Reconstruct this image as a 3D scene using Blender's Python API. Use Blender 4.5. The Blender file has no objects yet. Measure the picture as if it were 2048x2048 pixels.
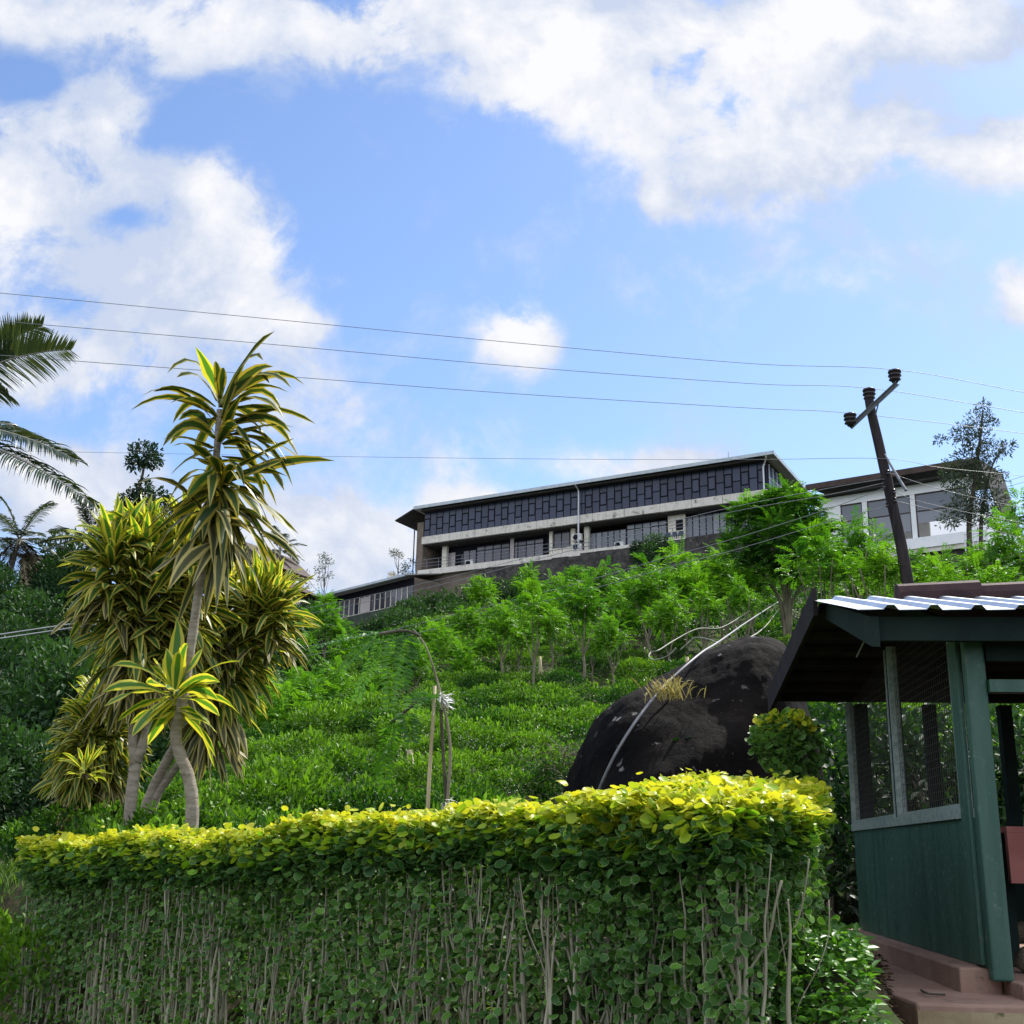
import bpy, math, random
import numpy as np
from mathutils import Vector, Matrix
R = math.radians
rnd = random.Random(7)
nr = np.random.default_rng(11)
scene = bpy.context.scene
COL = scene.collection

# ------------------------------------------------------------------ camera
EYE = 1.6
PITCH = R(16.28)
ROLL = R(1.21)
FPX = 2350.0                      # focal length in pixels of the 2048 px photograph
cp, sp = math.cos(PITCH), math.sin(PITCH)
cr_, sr_ = math.cos(ROLL), math.sin(ROLL)
cam_d = bpy.data.cameras.new('camera')
cam_d.lens = 36.0 * FPX / 2048.0
cam_d.sensor_width = 36.0
cam_d.clip_start = 0.05
cam_d.clip_end = 3000
cam = bpy.data.objects.new('camera', cam_d)
cam.location = (0, 0, EYE)
cam.rotation_euler = (Matrix.Rotation(R(90) + PITCH, 3, 'X') @ Matrix.Rotation(ROLL, 3, 'Z')).to_euler()
COL.objects.link(cam)
scene.camera = cam


def P(u, v, d):
    """world point seen at photo pixel (u, v), d metres ahead"""
    du, dv = (u - 1024) / FPX, (v - 1024) / FPX
    a = du * cr_ + dv * sr_
    b = -du * sr_ + dv * cr_
    k = d / (cp + b * sp)
    return Vector((a * k, d, EYE + (sp - b * cp) * k))


def PZ(u, v, z):
    """world point at height z seen at photo pixel (u, v)"""
    q = P(u, v, 1.0)
    return P(u, v, (z - EYE) / (q.z - EYE))


# ------------------------------------------------------------------ sky, sun, exposure
SUN_EL, SUN_AZ = R(50), R(42)     # azimuth from straight ahead towards the right
world = bpy.data.worlds.new('World')
scene.world = world
world.use_nodes = True
wt = world.node_tree
wt.nodes.clear()
NS = wt.nodes.new


def lk(a, b):
    wt.links.new(a, b)


def wmath(op, a, b=None, c=None):
    n = NS('ShaderNodeMath')
    n.operation = op
    for i, x in enumerate((a, b, c)):
        if x is None:
            continue
        if isinstance(x, (int, float)):
            n.inputs[i].default_value = x
        else:
            lk(x, n.inputs[i])
    return n.outputs[0]


def wvec(op, a, b=None, c=None, out=0):
    n = NS('ShaderNodeVectorMath')
    n.operation = op
    for i, x in enumerate((a, b, c)):
        if x is None:
            continue
        if isinstance(x, (tuple, list)):
            n.inputs[i].default_value = x
        else:
            lk(x, n.inputs[i])
    return n.outputs[out]


SKY_STRENGTH = 0.15
sky = NS('ShaderNodeTexSky')
sky.sky_type = 'NISHITA'
sky.sun_disc = False
sky.sun_elevation = SUN_EL
sky.sun_rotation = SUN_AZ
sky.altitude = 500
sky.air_density = 1.0
sky.dust_density = 0.6
sky.ozone_density = 1.6
tc = NS('ShaderNodeTexCoord')
sep = NS('ShaderNodeSeparateXYZ')
lk(tc.outputs['Generated'], sep.inputs[0])
ay = wmath('MAXIMUM', wmath('ABSOLUTE', sep.outputs['Y']), 0.12)
comb = NS('ShaderNodeCombineXYZ')
lk(wmath('DIVIDE', sep.outputs['X'], ay), comb.inputs[0])
lk(wmath('DIVIDE', sep.outputs['Z'], ay), comb.inputs[1])
ab = comb.outputs[0]


def wnoise(vec, scale, detail, rough, dist=0.0):
    n = NS('ShaderNodeTexNoise')
    n.inputs['Scale'].default_value = scale
    n.inputs['Detail'].default_value = detail
    n.inputs['Roughness'].default_value = rough
    n.inputs['Distortion'].default_value = dist
    lk(vec, n.inputs['Vector'])
    return n.outputs['Fac'], n.outputs['Color']


wf, wc = wnoise(ab, 5.0, 3, 0.55)
warp = wvec('MULTIPLY_ADD', wc, (0.07, 0.07, 0.0), ab)
warp = wvec('ADD', warp, (-0.035, -0.035, 0.0))
CLOUDS = [  # photo pixel centre, half widths, weight: where each cloud of that day stood
    (90, 20, 260, 75, .95), (330, 60, 150, 70, .6), (560, 40, 190, 100, .8), (745, 110, 60, 75, .45),
    (900, 40, 220, 90, .8), (1080, 160, 150, 120, .9), (1290, 80, 240, 130, .9), (1600, 60, 320, 120, 1.1),
    (1930, 40, 250, 90, 1.1), (1450, 260, 200, 110, .9), (1750, 300, 190, 85, 1.0), (2010, 280, 110, 90, 1.0),
    (1400, 390, 130, 60, .45), (1300, 380, 26, 40, .5), (1960, 170, 60, 45, -.75),
    (190, 225, 120, 75, 1.0), (60, 330, 170, 130, .95), (340, 340, 120, 60, .75), (450, 430, 95, 110, 1.0),
    (300, 540, 200, 90, .95), (440, 610, 130, 70, .7), (625, 640, 55, 40, .55), (170, 720, 240, 90, .5),
    (250, 640, 380, 170, .30), (1500, 480, 480, 170, .22), (700, 900, 500, 150, .16), (250, 420, 70, 28, -.35), (380, 250, 60, 60, -.3), (60, 170, 80, 40, -.5),
    (1040, 690, 75, 65, .95), (920, 920, 60, 60, .25), (2030, 590, 60, 65, .85), (1290, 925, 110, 34, .9),
    (940, 1000, 75, 34, 1.0), (60, 950, 150, 50, 1.0), (170, 1030, 150, 75, 1.3), (690, 1125, 100, 75, 1.2),
    (560, 1075, 120, 70, 1.2), (2020, 1080, 170, 70, .9), (835, 1080, 40, 60, .4), (650, 830, 90, 70, .22),
    (1780, 1010, 120, 60, .35),
]
acc = None
for (u, v, su, sv, w) in CLOUDS:
    q = P(u, v, 1.0)
    a0, b0 = q.x, q.z - EYE
    sa, sb = FPX / su * 0.97, FPX / sv * 0.97
    dv = wvec('MULTIPLY_ADD', warp, (sa, sb, 0), (-a0 * sa, -b0 * sb, 0))
    r2 = wvec('DOT_PRODUCT', dv, dv, out=1)
    g = wmath('POWER', 2.718, wmath('MULTIPLY', r2, -0.8))
    acc = wmath('MULTIPLY', g, w) if acc is None else wmath('MULTIPLY_ADD', g, w, acc)
n1, _ = wnoise(ab, 8.5, 10, 0.63, 0.25)
n2, _ = wnoise(wvec('ADD', ab, (3.1, 1.7, 0)), 2.2, 5, 0.55)
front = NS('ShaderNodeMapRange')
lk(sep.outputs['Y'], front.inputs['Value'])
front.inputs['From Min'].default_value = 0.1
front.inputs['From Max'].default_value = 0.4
back_fill_cloud = wmath('MULTIPLY', wmath('SUBTRACT', 1.0, front.outputs[0]), wmath('MULTIPLY_ADD', n2, 2.6, -0.55))  # unseen clouds behind the camera, added to fill the shaded sides
dens = wmath('ADD', wmath('MULTIPLY', acc, front.outputs[0]), back_fill_cloud)
n1c = wmath('SUBTRACT', n1, 0.5)
dens = wmath('MULTIPLY', dens, wmath('MULTIPLY_ADD', n1c, 3.0, 1.0))
dens = wmath('MULTIPLY_ADD', n1c, 1.3, dens)
dens = wmath('MULTIPLY_ADD', wmath('SUBTRACT', n2, 0.5), 0.35, dens)
mr = NS('ShaderNodeMapRange')
mr.interpolation_type = 'SMOOTHSTEP'
lk(dens, mr.inputs['Value'])
mr.inputs['From Min'].default_value = 0.06
mr.inputs['From Max'].default_value = 0.66
alpha = mr.outputs[0]
n3, _ = wnoise(wvec('ADD', ab, (0.02, 0.05, 0.3)), 6.0, 6, 0.6, 0.2)
cr = NS('ShaderNodeValToRGB')
lk(wmath('MULTIPLY_ADD', dens, 0.16, wmath('MULTIPLY', n3, 1.15)), cr.inputs[0])
cr.color_ramp.elements[0].position = 0.56
cr.color_ramp.elements[0].color = (2.85, 3.25, 4.1, 1)
cr.color_ramp.elements[1].position = 0.84
cr.color_ramp.elements[1].color = (4.6, 4.62, 4.75, 1)
tint = NS('ShaderNodeMix')
tint.data_type = 'RGBA'
tint.blend_type = 'MULTIPLY'
tint.inputs[0].default_value = 1.0
lk(sky.outputs[0], tint.inputs[6])
tint.inputs[7].default_value = (0.83, 0.885, 0.985, 1)
mixc = NS('ShaderNodeMix')
mixc.data_type = 'RGBA'
lk(alpha, mixc.inputs[0])
lk(tint.outputs[2], mixc.inputs[6])
ccol = wvec('MULTIPLY', cr.outputs[0], (1, 1, 1))
cb = wmath('MULTIPLY_ADD', wmath('SUBTRACT', 1.0, front.outputs[0]), 0.75, 1.0)  # clouds behind the camera made brighter as fill light
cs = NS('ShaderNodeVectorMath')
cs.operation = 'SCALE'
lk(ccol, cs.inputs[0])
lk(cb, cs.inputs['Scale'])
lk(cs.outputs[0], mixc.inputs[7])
bg = NS('ShaderNodeBackground')
bg.inputs['Strength'].default_value = SKY_STRENGTH
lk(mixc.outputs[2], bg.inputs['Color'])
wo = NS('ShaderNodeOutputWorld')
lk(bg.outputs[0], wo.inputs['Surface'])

sun_d = bpy.data.lights.new('sun', 'SUN')
sun_d.energy = 4.9
sun_d.angle = R(0.5)
sun_d.color = (1.0, 0.95, 0.86)
sun = bpy.data.objects.new('sun', sun_d)
COL.objects.link(sun)
sd = Vector((math.sin(SUN_AZ) * math.cos(SUN_EL), math.cos(SUN_AZ) * math.cos(SUN_EL), math.sin(SUN_EL)))
sun.rotation_euler = sd.to_track_quat('Z', 'Y').to_euler()
sun.location = (20, 20, 40)

vs = scene.view_settings
vs.view_transform = 'Standard'
vs.look = 'None'
vs.exposure = 0.5
vs.gamma = 1.0
vs.use_curve_mapping = False
scene.render.engine = 'CYCLES'
scene.cycles.max_bounces = 7
scene.cycles.diffuse_bounces = 4
scene.cycles.glossy_bounces = 3
scene.cycles.transmission_bounces = 4
scene.cycles.use_denoising = True
try:
    scene.cycles.denoiser = 'OPENIMAGEDENOISE'
    scene.cycles.denoising_input_passes = 'RGB_ALBEDO_NORMAL'
    scene.cycles.denoising_prefilter = 'ACCURATE'
except Exception:
    pass
scene.render.resolution_x = scene.render.resolution_y = 1024


# ------------------------------------------------------------------ materials
def new_mat(name):
    m = bpy.data.materials.new(name)
    m.use_nodes = True
    nt = m.node_tree
    return m, nt, nt.nodes['Principled BSDF'], nt.nodes['Material Output']


def mixrgb(nt, fac, a, b, mode='MIX'):
    n = nt.nodes.new('ShaderNodeMix')
    n.data_type = 'RGBA'
    n.blend_type = mode
    for i, x in ((0, fac), (6, a), (7, b)):
        if hasattr(x, 'links') or hasattr(x, 'is_linked'):
            nt.links.new(x, n.inputs[i])
        elif i == 0:
            n.inputs[0].default_value = x
        else:
            n.inputs[i].default_value = (*x, 1) if len(x) == 3 else x
    return n.outputs[2]


def ramp(nt, val, p0, p1, smooth=True):
    n = nt.nodes.new('ShaderNodeMapRange')
    if smooth:
        n.interpolation_type = 'SMOOTHSTEP'
    nt.links.new(val, n.inputs['Value'])
    n.inputs['From Min'].default_value = p0
    n.inputs['From Max'].default_value = p1
    return n.outputs[0]


def noise(nt, scale, detail=4, rough=0.6, vec=None, stretch=None):
    n = nt.nodes.new('ShaderNodeTexNoise')
    n.inputs['Scale'].default_value = scale
    n.inputs['Detail'].default_value = detail
    n.inputs['Roughness'].default_value = rough
    t = nt.nodes.new('ShaderNodeTexCoord')
    o = t.outputs['Object']
    if stretch:
        mp = nt.nodes.new('ShaderNodeMapping')
        mp.inputs['Scale'].default_value = stretch
        nt.links.new(o, mp.inputs[0])
        o = mp.outputs[0]
    nt.links.new(o, n.inputs['Vector'])
    return n.outputs['Fac']


def attr(nt, name):
    n = nt.nodes.new('ShaderNodeAttribute')
    n.attribute_name = name
    return n.outputs['Fac']


def bump(nt, bsdf, h, strength, dist=0.02):
    n = nt.nodes.new('ShaderNodeBump')
    n.inputs['Strength'].default_value = strength
    n.inputs['Distance'].default_value = dist
    nt.links.new(h, n.inputs['Height'])
    nt.links.new(n.outputs[0], bsdf.inputs['Normal'])


def foliage(name, dark, light, trans=0.35, tcol=None, rough=0.45, spec=0.35, margin=None, m0=.5, m1=.62, instvar=0.0):
    m, nt, b, out = new_mat(name)
    t = attr(nt, 'tint')
    if instvar:
        oi = nt.nodes.new('ShaderNodeObjectInfo')
        mm = nt.nodes.new('ShaderNodeMath')
        mm.operation = 'MULTIPLY_ADD'
        nt.links.new(oi.outputs['Random'], mm.inputs[0])
        mm.inputs[1].default_value = instvar
        nt.links.new(t, mm.inputs[2])
        m2 = nt.nodes.new('ShaderNodeMath')
        m2.operation = 'SUBTRACT'
        nt.links.new(mm.outputs[0], m2.inputs[0])
        m2.inputs[1].default_value = instvar * 0.5
        m2.use_clamp = True
        t = m2.outputs[0]
    c = mixrgb(nt, t, dark, light)
    if margin:
        s = ramp(nt, attr(nt, 'stripe'), m0, m1)
        c = mixrgb(nt, s, c, mixrgb(nt, t, margin[0], margin[1]))
    nt.links.new(c, b.inputs['Base Color'])
    b.inputs['Roughness'].default_value = rough
    b.inputs['Specular IOR Level'].default_value = spec
    tr = nt.nodes.new('ShaderNodeBsdfTranslucent')
    tm = mixrgb(nt, 1.0, c, tcol or (1.5, 1.6, 0.7), 'MULTIPLY')
    nt.links.new(tm, tr.inputs['Color'])
    mx = nt.nodes.new('ShaderNodeMixShader')
    mx.inputs[0].default_value = trans
    nt.links.new(b.outputs[0], mx.inputs[1])
    nt.links.new(tr.outputs[0], mx.inputs[2])
    nt.links.new(mx.outputs[0], out.inputs['Surface'])
    return m


def solid(name, c1, c2=None, scale=6, rough=0.7, spec=0.4, metal=0.0, bmp=0.0, stretch=None, lo=.35, hi=.65, c3=None, s3=40):
    m, nt, b, out = new_mat(name)
    f = noise(nt, scale, 6, 0.62, stretch=stretch)
    c = mixrgb(nt, ramp(nt, f, lo, hi), c1, c2 or tuple(x * 0.8 for x in c1))
    if c3:
        c = mixrgb(nt, ramp(nt, noise(nt, s3, 5, 0.7), .55, .72), c, c3)
    nt.links.new(c, b.inputs['Base Color'])
    b.inputs['Roughness'].default_value = rough
    b.inputs['Specular IOR Level'].default_value = spec
    b.inputs['Metallic'].default_value = metal
    if bmp:
        bump(nt, b, noise(nt, scale * 5, 5, 0.65, stretch=stretch), bmp)
    return m


M = {}
M['hedge_top'] = foliage('yellow_new_leaves', (.17, .36, .020), (.58, .56, .04), .40, (1.3, 1.25, .6), .42, .3, ((.32, .44, .06), (.68, .63, .12)), .86, .96)
M['hedge_side'] = foliage('dark_round_leaves', (.026, .088, .018), (.115, .26, .034), .30, (1.6, 1.7, .6), .50, .25, ((.24, .33, .15), (.50, .58, .32)), .78, .97)
M['hedge_stem'] = solid('pale_hedge_stem', (.25, .235, .165), (.40, .38, .28), 9, .8, .2, bmp=.4, stretch=(1, 1, .25))
M['dracaena'] = foliage('striped_dracaena_leaves', (.030, .085, .020), (.070, .15, .035), .34, (1.5, 1.5, .6), .40, .35, ((.34, .30, .05), (.58, .51, .11)), .42, .60)
M['dracaena_backlit'] = foliage('backlit_striped_leaves', (.018, .046, .012), (.050, .09, .022), .28, (1.5, 1.4, .5), .45, .3, ((.24, .20, .03), (.46, .39, .08)), .46, .62)  # darker copy of the striped leaves: backlit shade put into the colour
M['dracaena_young'] = foliage('bright_striped_leaves', (.05, .15, .025), (.09, .22, .035), .40, (1.5, 1.5, .6), .35, .4, ((.44, .41, .04), (.66, .60, .09)), .38, .55)
M['dracaena_old'] = foliage('dry_striped_leaves', (.035, .06, .022), (.10, .10, .05), .25, (1.4, 1.3, .7), .5, .3, ((.32, .27, .08), (.52, .45, .18)), .40, .60)
M['dracaena_trunk'] = solid('ringed_pale_trunk', (.26, .22, .17), (.40, .35, .28), 7, .8, .2, bmp=.9, stretch=(1, 1, 4), c3=(.15, .12, .09), s3=7)
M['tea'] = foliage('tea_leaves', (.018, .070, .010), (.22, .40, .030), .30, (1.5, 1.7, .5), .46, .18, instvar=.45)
M['cover_dark'] = foliage('dark_undergrowth', (.007, .022, .008), (.018, .048, .014), .2, (1.4, 1.5, .6), .6, .15)
M['shade'] = foliage('feathery_leaves', (.032, .125, .014), (.15, .32, .022), .42, (1.5, 1.6, .5), .45, .3, instvar=.35)
M['shade_big'] = foliage('feathery_dark_leaves', (.024, .095, .014), (.085, .22, .020), .36, (1.5, 1.6, .5), .45, .3)
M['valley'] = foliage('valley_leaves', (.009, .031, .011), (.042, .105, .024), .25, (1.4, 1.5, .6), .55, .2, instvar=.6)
M['dark_tree'] = foliage('dark_leathery_leaves', (.010, .032, .014), (.028, .066, .026), .2, (1.4, 1.5, .6), .42, .4)
M['grey_tree'] = foliage('greyish_fine_leaves', (.030, .050, .034), (.075, .100, .062), .25, (1.3, 1.4, .8), .5, .3)
M['palm'] = foliage('palm_leaflets', (.020, .042, .022), (.060, .085, .034), .25, (1.5, 1.4, .6), .35, .5)
M['dead_palm'] = foliage('dead_palm_leaflets', (.035, .028, .022), (.085, .065, .045), .15, (1.2, 1.1, .8), .7, .2)
M['litter'] = foliage('dry_leaf_litter', (.035, .024, .012), (.17, .12, .06), .1, (1.1, 1, .8), .8, .1)
M['ground_leaf'] = foliage('creeping_leaves', (.03, .11, .016), (.12, .28, .03), .35, (1.5, 1.6, .5), .4, .4)
M['grass'] = foliage('grass_blades', (.05, .12, .015), (.16, .28, .04), .35, (1.4, 1.5, .5), .5, .3)
M['dry_grass'] = foliage('dry_grass_blades', (.22, .19, .06), (.45, .38, .14), .3, (1.2, 1.2, .8), .6, .2)
M['bark'] = solid('grey_bark', (.13, .115, .08), (.25, .22, .16), 8, .85, .2, bmp=.5, stretch=(1, 1, .3))
M['bark_dark'] = solid('dark_bark', (.05, .045, .035), (.10, .09, .065), 8, .85, .2, bmp=.4)
M['palm_bark'] = solid('palm_bark', (.22, .21, .18), (.34, .32, .27), 5, .85, .2, stretch=(1, 1, 5))
M['bamboo'] = solid('dry_cane', (.30, .25, .15), (.42, .36, .22), 6, .7, .3, stretch=(1, 1, .3))
M['white_tie'] = solid('white_plastic', (.80, .80, .78), (.65, .65, .63), 20, .6)
M['green_paint'] = solid('green_paint', (.021, .070, .049), (.040, .098, .072), 2.2, .55, .4, bmp=.15, stretch=(3, 3, .5), c3=(.12, .20, .16), s3=26)
M['green_dark'] = solid('green_post_paint', (.027, .080, .058), (.045, .105, .080), 3, .55, .4, bmp=.15, stretch=(4, 4, .4), c3=(.10, .16, .13), s3=15)
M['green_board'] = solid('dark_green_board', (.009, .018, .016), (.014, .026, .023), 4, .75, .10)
M['alu'] = solid('worn_frame_paint', (.20, .27, .25), (.34, .40, .37), 22, .5, .5, metal=.2)
M['wire_mesh'] = solid('wire_mesh', (.05, .05, .045), (.08, .07, .06), 30, .6, metal=.5)
M['roof_dark'] = solid('old_tile_roof', (.014, .012, .014), (.026, .021, .021), 5, .85, .2, bmp=.3)
M['ridge'] = solid('red_brown_ridge', (.034, .019, .021), (.055, .030, .030), 6, .75, .2, bmp=.3)
M['zinc'] = solid('new_zinc_sheet', (.42, .47, .54), (.50, .55, .61), 3, .42, .5, metal=.85, c3=(.30, .31, .32), s3=5)
M['red_floor'] = solid('red_floor_concrete', (.25, .150, .118), (.34, .225, .175), 2.5, .8, .2, bmp=.3, c3=(.13, .10, .075), s3=5)
M['earth_concrete'] = solid('stained_concrete', (.27, .20, .12), (.36, .29, .18), 3, .9, .2, bmp=.35, c3=(.10, .10, .05), s3=6)
M['red_bench'] = solid('faded_red_paint', (.26, .075, .065), (.32, .11, .09), 4, .6)
M['stone'] = solid('mossy_stone', (.10, .085, .06), (.24, .21, .16), 9, .95, .1, bmp=.9, c3=(.05, .055, .025), s3=6)
M['plaster'] = solid('stained_plaster', (.60, .57, .48), (.70, .67, .58), 2, .85, .2, c3=(.38, .35, .29), s3=3)
M['fascia'] = solid('streaked_concrete', (.56, .53, .47), (.66, .63, .57), 1.4, .85, .2, stretch=(3, 3, .7), c3=(.12, .11, .10), s3=1.7)
M['brown_wall'] = solid('brown_wall', (.13, .105, .085), (.18, .15, .12), 1.5, .85, .2)
M['white_wall'] = solid('white_wall', (.74, .76, .78), (.80, .81, .82), 1.2, .8, .2)
M['dark_frame'] = solid('dark_frame', (.008, .009, .014), (.013, .013, .02), 3, .6, .08)
M['steel_rail'] = solid('grey_rail', (.50, .52, .54), (.60, .62, .63), 8, .45, .5, metal=.3)
M['roof_grey'] = solid('grey_sheet_roof', (.30, .30, .31), (.40, .39, .39), 1.5, .6, .4)
M['roof_edge'] = solid('pale_roof_edge', (.36, .42, .47), (.46, .52, .56), 2, .5, .5)
M['roof_brown'] = solid('brown_roof', (.050, .035, .032), (.080, .055, .048), 3, .75, .2)
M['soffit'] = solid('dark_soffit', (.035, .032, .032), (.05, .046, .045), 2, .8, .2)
M['ret_wall'] = solid('black_stone_wall', (.028, .026, .026), (.075, .07, .065), 1.2, .9, .2, bmp=.6, c3=(.12, .115, .10), s3=2.5)
M['green_wall'] = solid('dark_green_wall', (.045, .060, .048), (.065, .08, .064), 1, .85, .2)
M['pole'] = solid('tarred_wood', (.017, .014, .016), (.038, .030, .031), 6, .8, .2, bmp=.4, stretch=(1, 1, .15))
M['porcelain'] = solid('brown_porcelain', (.016, .010, .016), (.022, .014, .02), 5, .25, .5)
M['steel'] = solid('galvanised_steel', (.13, .145, .17), (.20, .215, .24), 8, .55, .4, metal=.6)
M['wire'] = solid('cable', (.17, .18, .20), (.22, .23, .25), 3, .5)
M['hose'] = solid('grey_pvc_pipe', (.15, .15, .16), (.21, .21, .21), 9, .55)
M['hose_old'] = solid('old_pipe', (.12, .13, .09), (.20, .20, .15), 9, .6)
M['ac'] = solid('ac_casing', (.70, .70, .67), (.62, .62, .60), 6, .6)
M['blue_paint'] = solid('blue_paint', (.03, .10, .22), (.04, .12, .26), 3, .6)
M['yellow_wall'] = solid('pale_yellow_wall', (.50, .45, .25), (.58, .52, .32), 2, .8)
M['chair_blue'] = solid('dark_blue_plastic', (.012, .035, .06), (.02, .045, .07), 6, .45)
M['curtain'] = solid('pale_curtain', (.40, .36, .36), (.50, .46, .45), 2, .9, stretch=(8, 8, .2))


def glass_mat(name, c1, c2, rough=.08, spec=.6):
    m, nt, b, out = new_mat(name)
    c = mixrgb(nt, attr(nt, 'tint'), c1, c2)
    nt.links.new(c, b.inputs['Base Color'])
    b.inputs['Roughness'].default_value = rough
    b.inputs['Specular IOR Level'].default_value = spec
    bump(nt, b, noise(nt, .6, 2), .05, .3)
    return m


M['panel_glass'] = glass_mat('blue_black_glass', (.026, .034, .062), (.050, .064, .108), .20, .28)
M['window_glass'] = glass_mat('dark_window_glass', (.02, .025, .04), (.12, .12, .15), .1, .5)
M['window_grey'] = glass_mat('grey_window_glass', (.10, .12, .15), (.20, .22, .25), .15, .5)


def rock_mat():
    m, nt, b, out = new_mat('black_boulder')
    c = mixrgb(nt, ramp(nt, noise(nt, .9, 7, .65), .40, .68), (.0035, .003, .003), (.012, .0095, .008))
    c = mixrgb(nt, ramp(nt, noise(nt, 1.2, 6, .7, stretch=(.6, 1, 2.2)), .56, .74), c, (.026, .021, .017))
    v = nt.nodes.new('ShaderNodeTexVoronoi')
    v.inputs['Scale'].default_value = 6.5
    t = nt.nodes.new('ShaderNodeTexCoord')
    wn = nt.nodes.new('ShaderNodeTexNoise')
    wn.inputs['Scale'].default_value = 9
    wn.inputs['Detail'].default_value = 4
    nt.links.new(t.outputs['Object'], wn.inputs['Vector'])
    va = nt.nodes.new('ShaderNodeVectorMath')
    va.operation = 'MULTIPLY_ADD'
    nt.links.new(wn.outputs['Color'], va.inputs[0])
    va.inputs[1].default_value = (.16, .16, .16)
    nt.links.new(t.outputs['Object'], va.inputs[2])
    nt.links.new(va.outputs[0], v.inputs['Vector'])
    spot = ramp(nt, v.outputs['Distance'], .24, .15)
    sel = nt.nodes.new('ShaderNodeSeparateColor')
    nt.links.new(v.outputs['Color'], sel.inputs[0])
    pick = ramp(nt, sel.outputs[0], .74, .80)
    area = ramp(nt, noise(nt, .75, 2), .36, .50)
    mu = nt.nodes.new('ShaderNodeMath')
    mu.operation = 'MULTIPLY'
    nt.links.new(spot, mu.inputs[0])
    nt.links.new(pick, mu.inputs[1])
    mu2 = nt.nodes.new('ShaderNodeMath')
    mu2.operation = 'MULTIPLY'
    nt.links.new(mu.outputs[0], mu2.inputs[0])
    nt.links.new(area, mu2.inputs[1])
    c = mixrgb(nt, mu2.outputs[0], c, (.17, .165, .16))
    fine = ramp(nt, noise(nt, 26, 3, .5), .70, .75)
    c = mixrgb(nt, fine, c, (.10, .095, .09))
    nt.links.new(c, b.inputs['Base Color'])
    b.inputs['Roughness'].default_value = .85
    b.inputs['Specular IOR Level'].default_value = .06
    bump(nt, b, noise(nt, 5, 8, .7), .6, .06)
    return m


M['rock'] = rock_mat()


def ground_mat():
    m, nt, b, out = new_mat('hill_soil_and_weeds')
    c = mixrgb(nt, ramp(nt, noise(nt, .35, 6, .65), .40, .62), (.026, .032, .013), (.060, .048, .032))
    c = mixrgb(nt, ramp(nt, noise(nt, 2.2, 6, .7), .42, .66), c, (.032, .055, .014))
    nt.links.new(c, b.inputs['Base Color'])
    b.inputs['Roughness'].default_value = .95
    b.inputs['Specular IOR Level'].default_value = .1
    bump(nt, b, noise(nt, 6, 6, .7), .6, .08)
    return m


M['ground'] = ground_mat()


# ------------------------------------------------------------------ object helpers
def link(o, parent=None):
    COL.objects.link(o)
    if parent is not None:
        o.parent = parent
    return o


def tag(o, label=None, cat=None, group=None, kind=None):
    if label:
        o['label'] = label
    if cat:
        o['category'] = cat
    if group:
        o['group'] = group
    if kind:
        o['kind'] = kind
    return o


def empty(name, loc=(0, 0, 0), rz=0.0, label=None, cat=None, group=None):
    o = bpy.data.objects.new(name, None)
    o.empty_display_size = .2
    o.location = loc
    o.rotation_euler = (0, 0, rz)
    link(o)
    return tag(o, label, cat, group)


def np_mesh(name, V, F, mat, attrs=None, smooth=False):
    V = np.asarray(V, dtype=np.float32).reshape(-1, 3)
    F = np.asarray(F, dtype=np.int32)
    k = F.shape[1]
    me = bpy.data.meshes.new(name)
    me.vertices.add(len(V))
    me.vertices.foreach_set('co', V.ravel())
    me.loops.add(F.size)
    me.loops.foreach_set('vertex_index', F.ravel())
    me.polygons.add(len(F))
    me.polygons.foreach_set('loop_start', np.arange(0, F.size, k, dtype=np.int32))
    try:
        me.polygons.foreach_set('loop_total', np.full(len(F), k, dtype=np.int32))
    except Exception:
        pass
    if smooth:
        me.polygons.foreach_set('use_smooth', np.ones(len(F), dtype=bool))
    for an, av in (attrs or {}).items():
        at = me.attributes.new(an, 'FLOAT', 'POINT')
        at.data.foreach_set('value', np.asarray(av, dtype=np.float32).ravel())
    me.update(calc_edges=True)
    me.materials.append(mat)
    return me


def obj(name, me, parent=None):
    return link(bpy.data.objects.new(name, me), parent)


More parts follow.
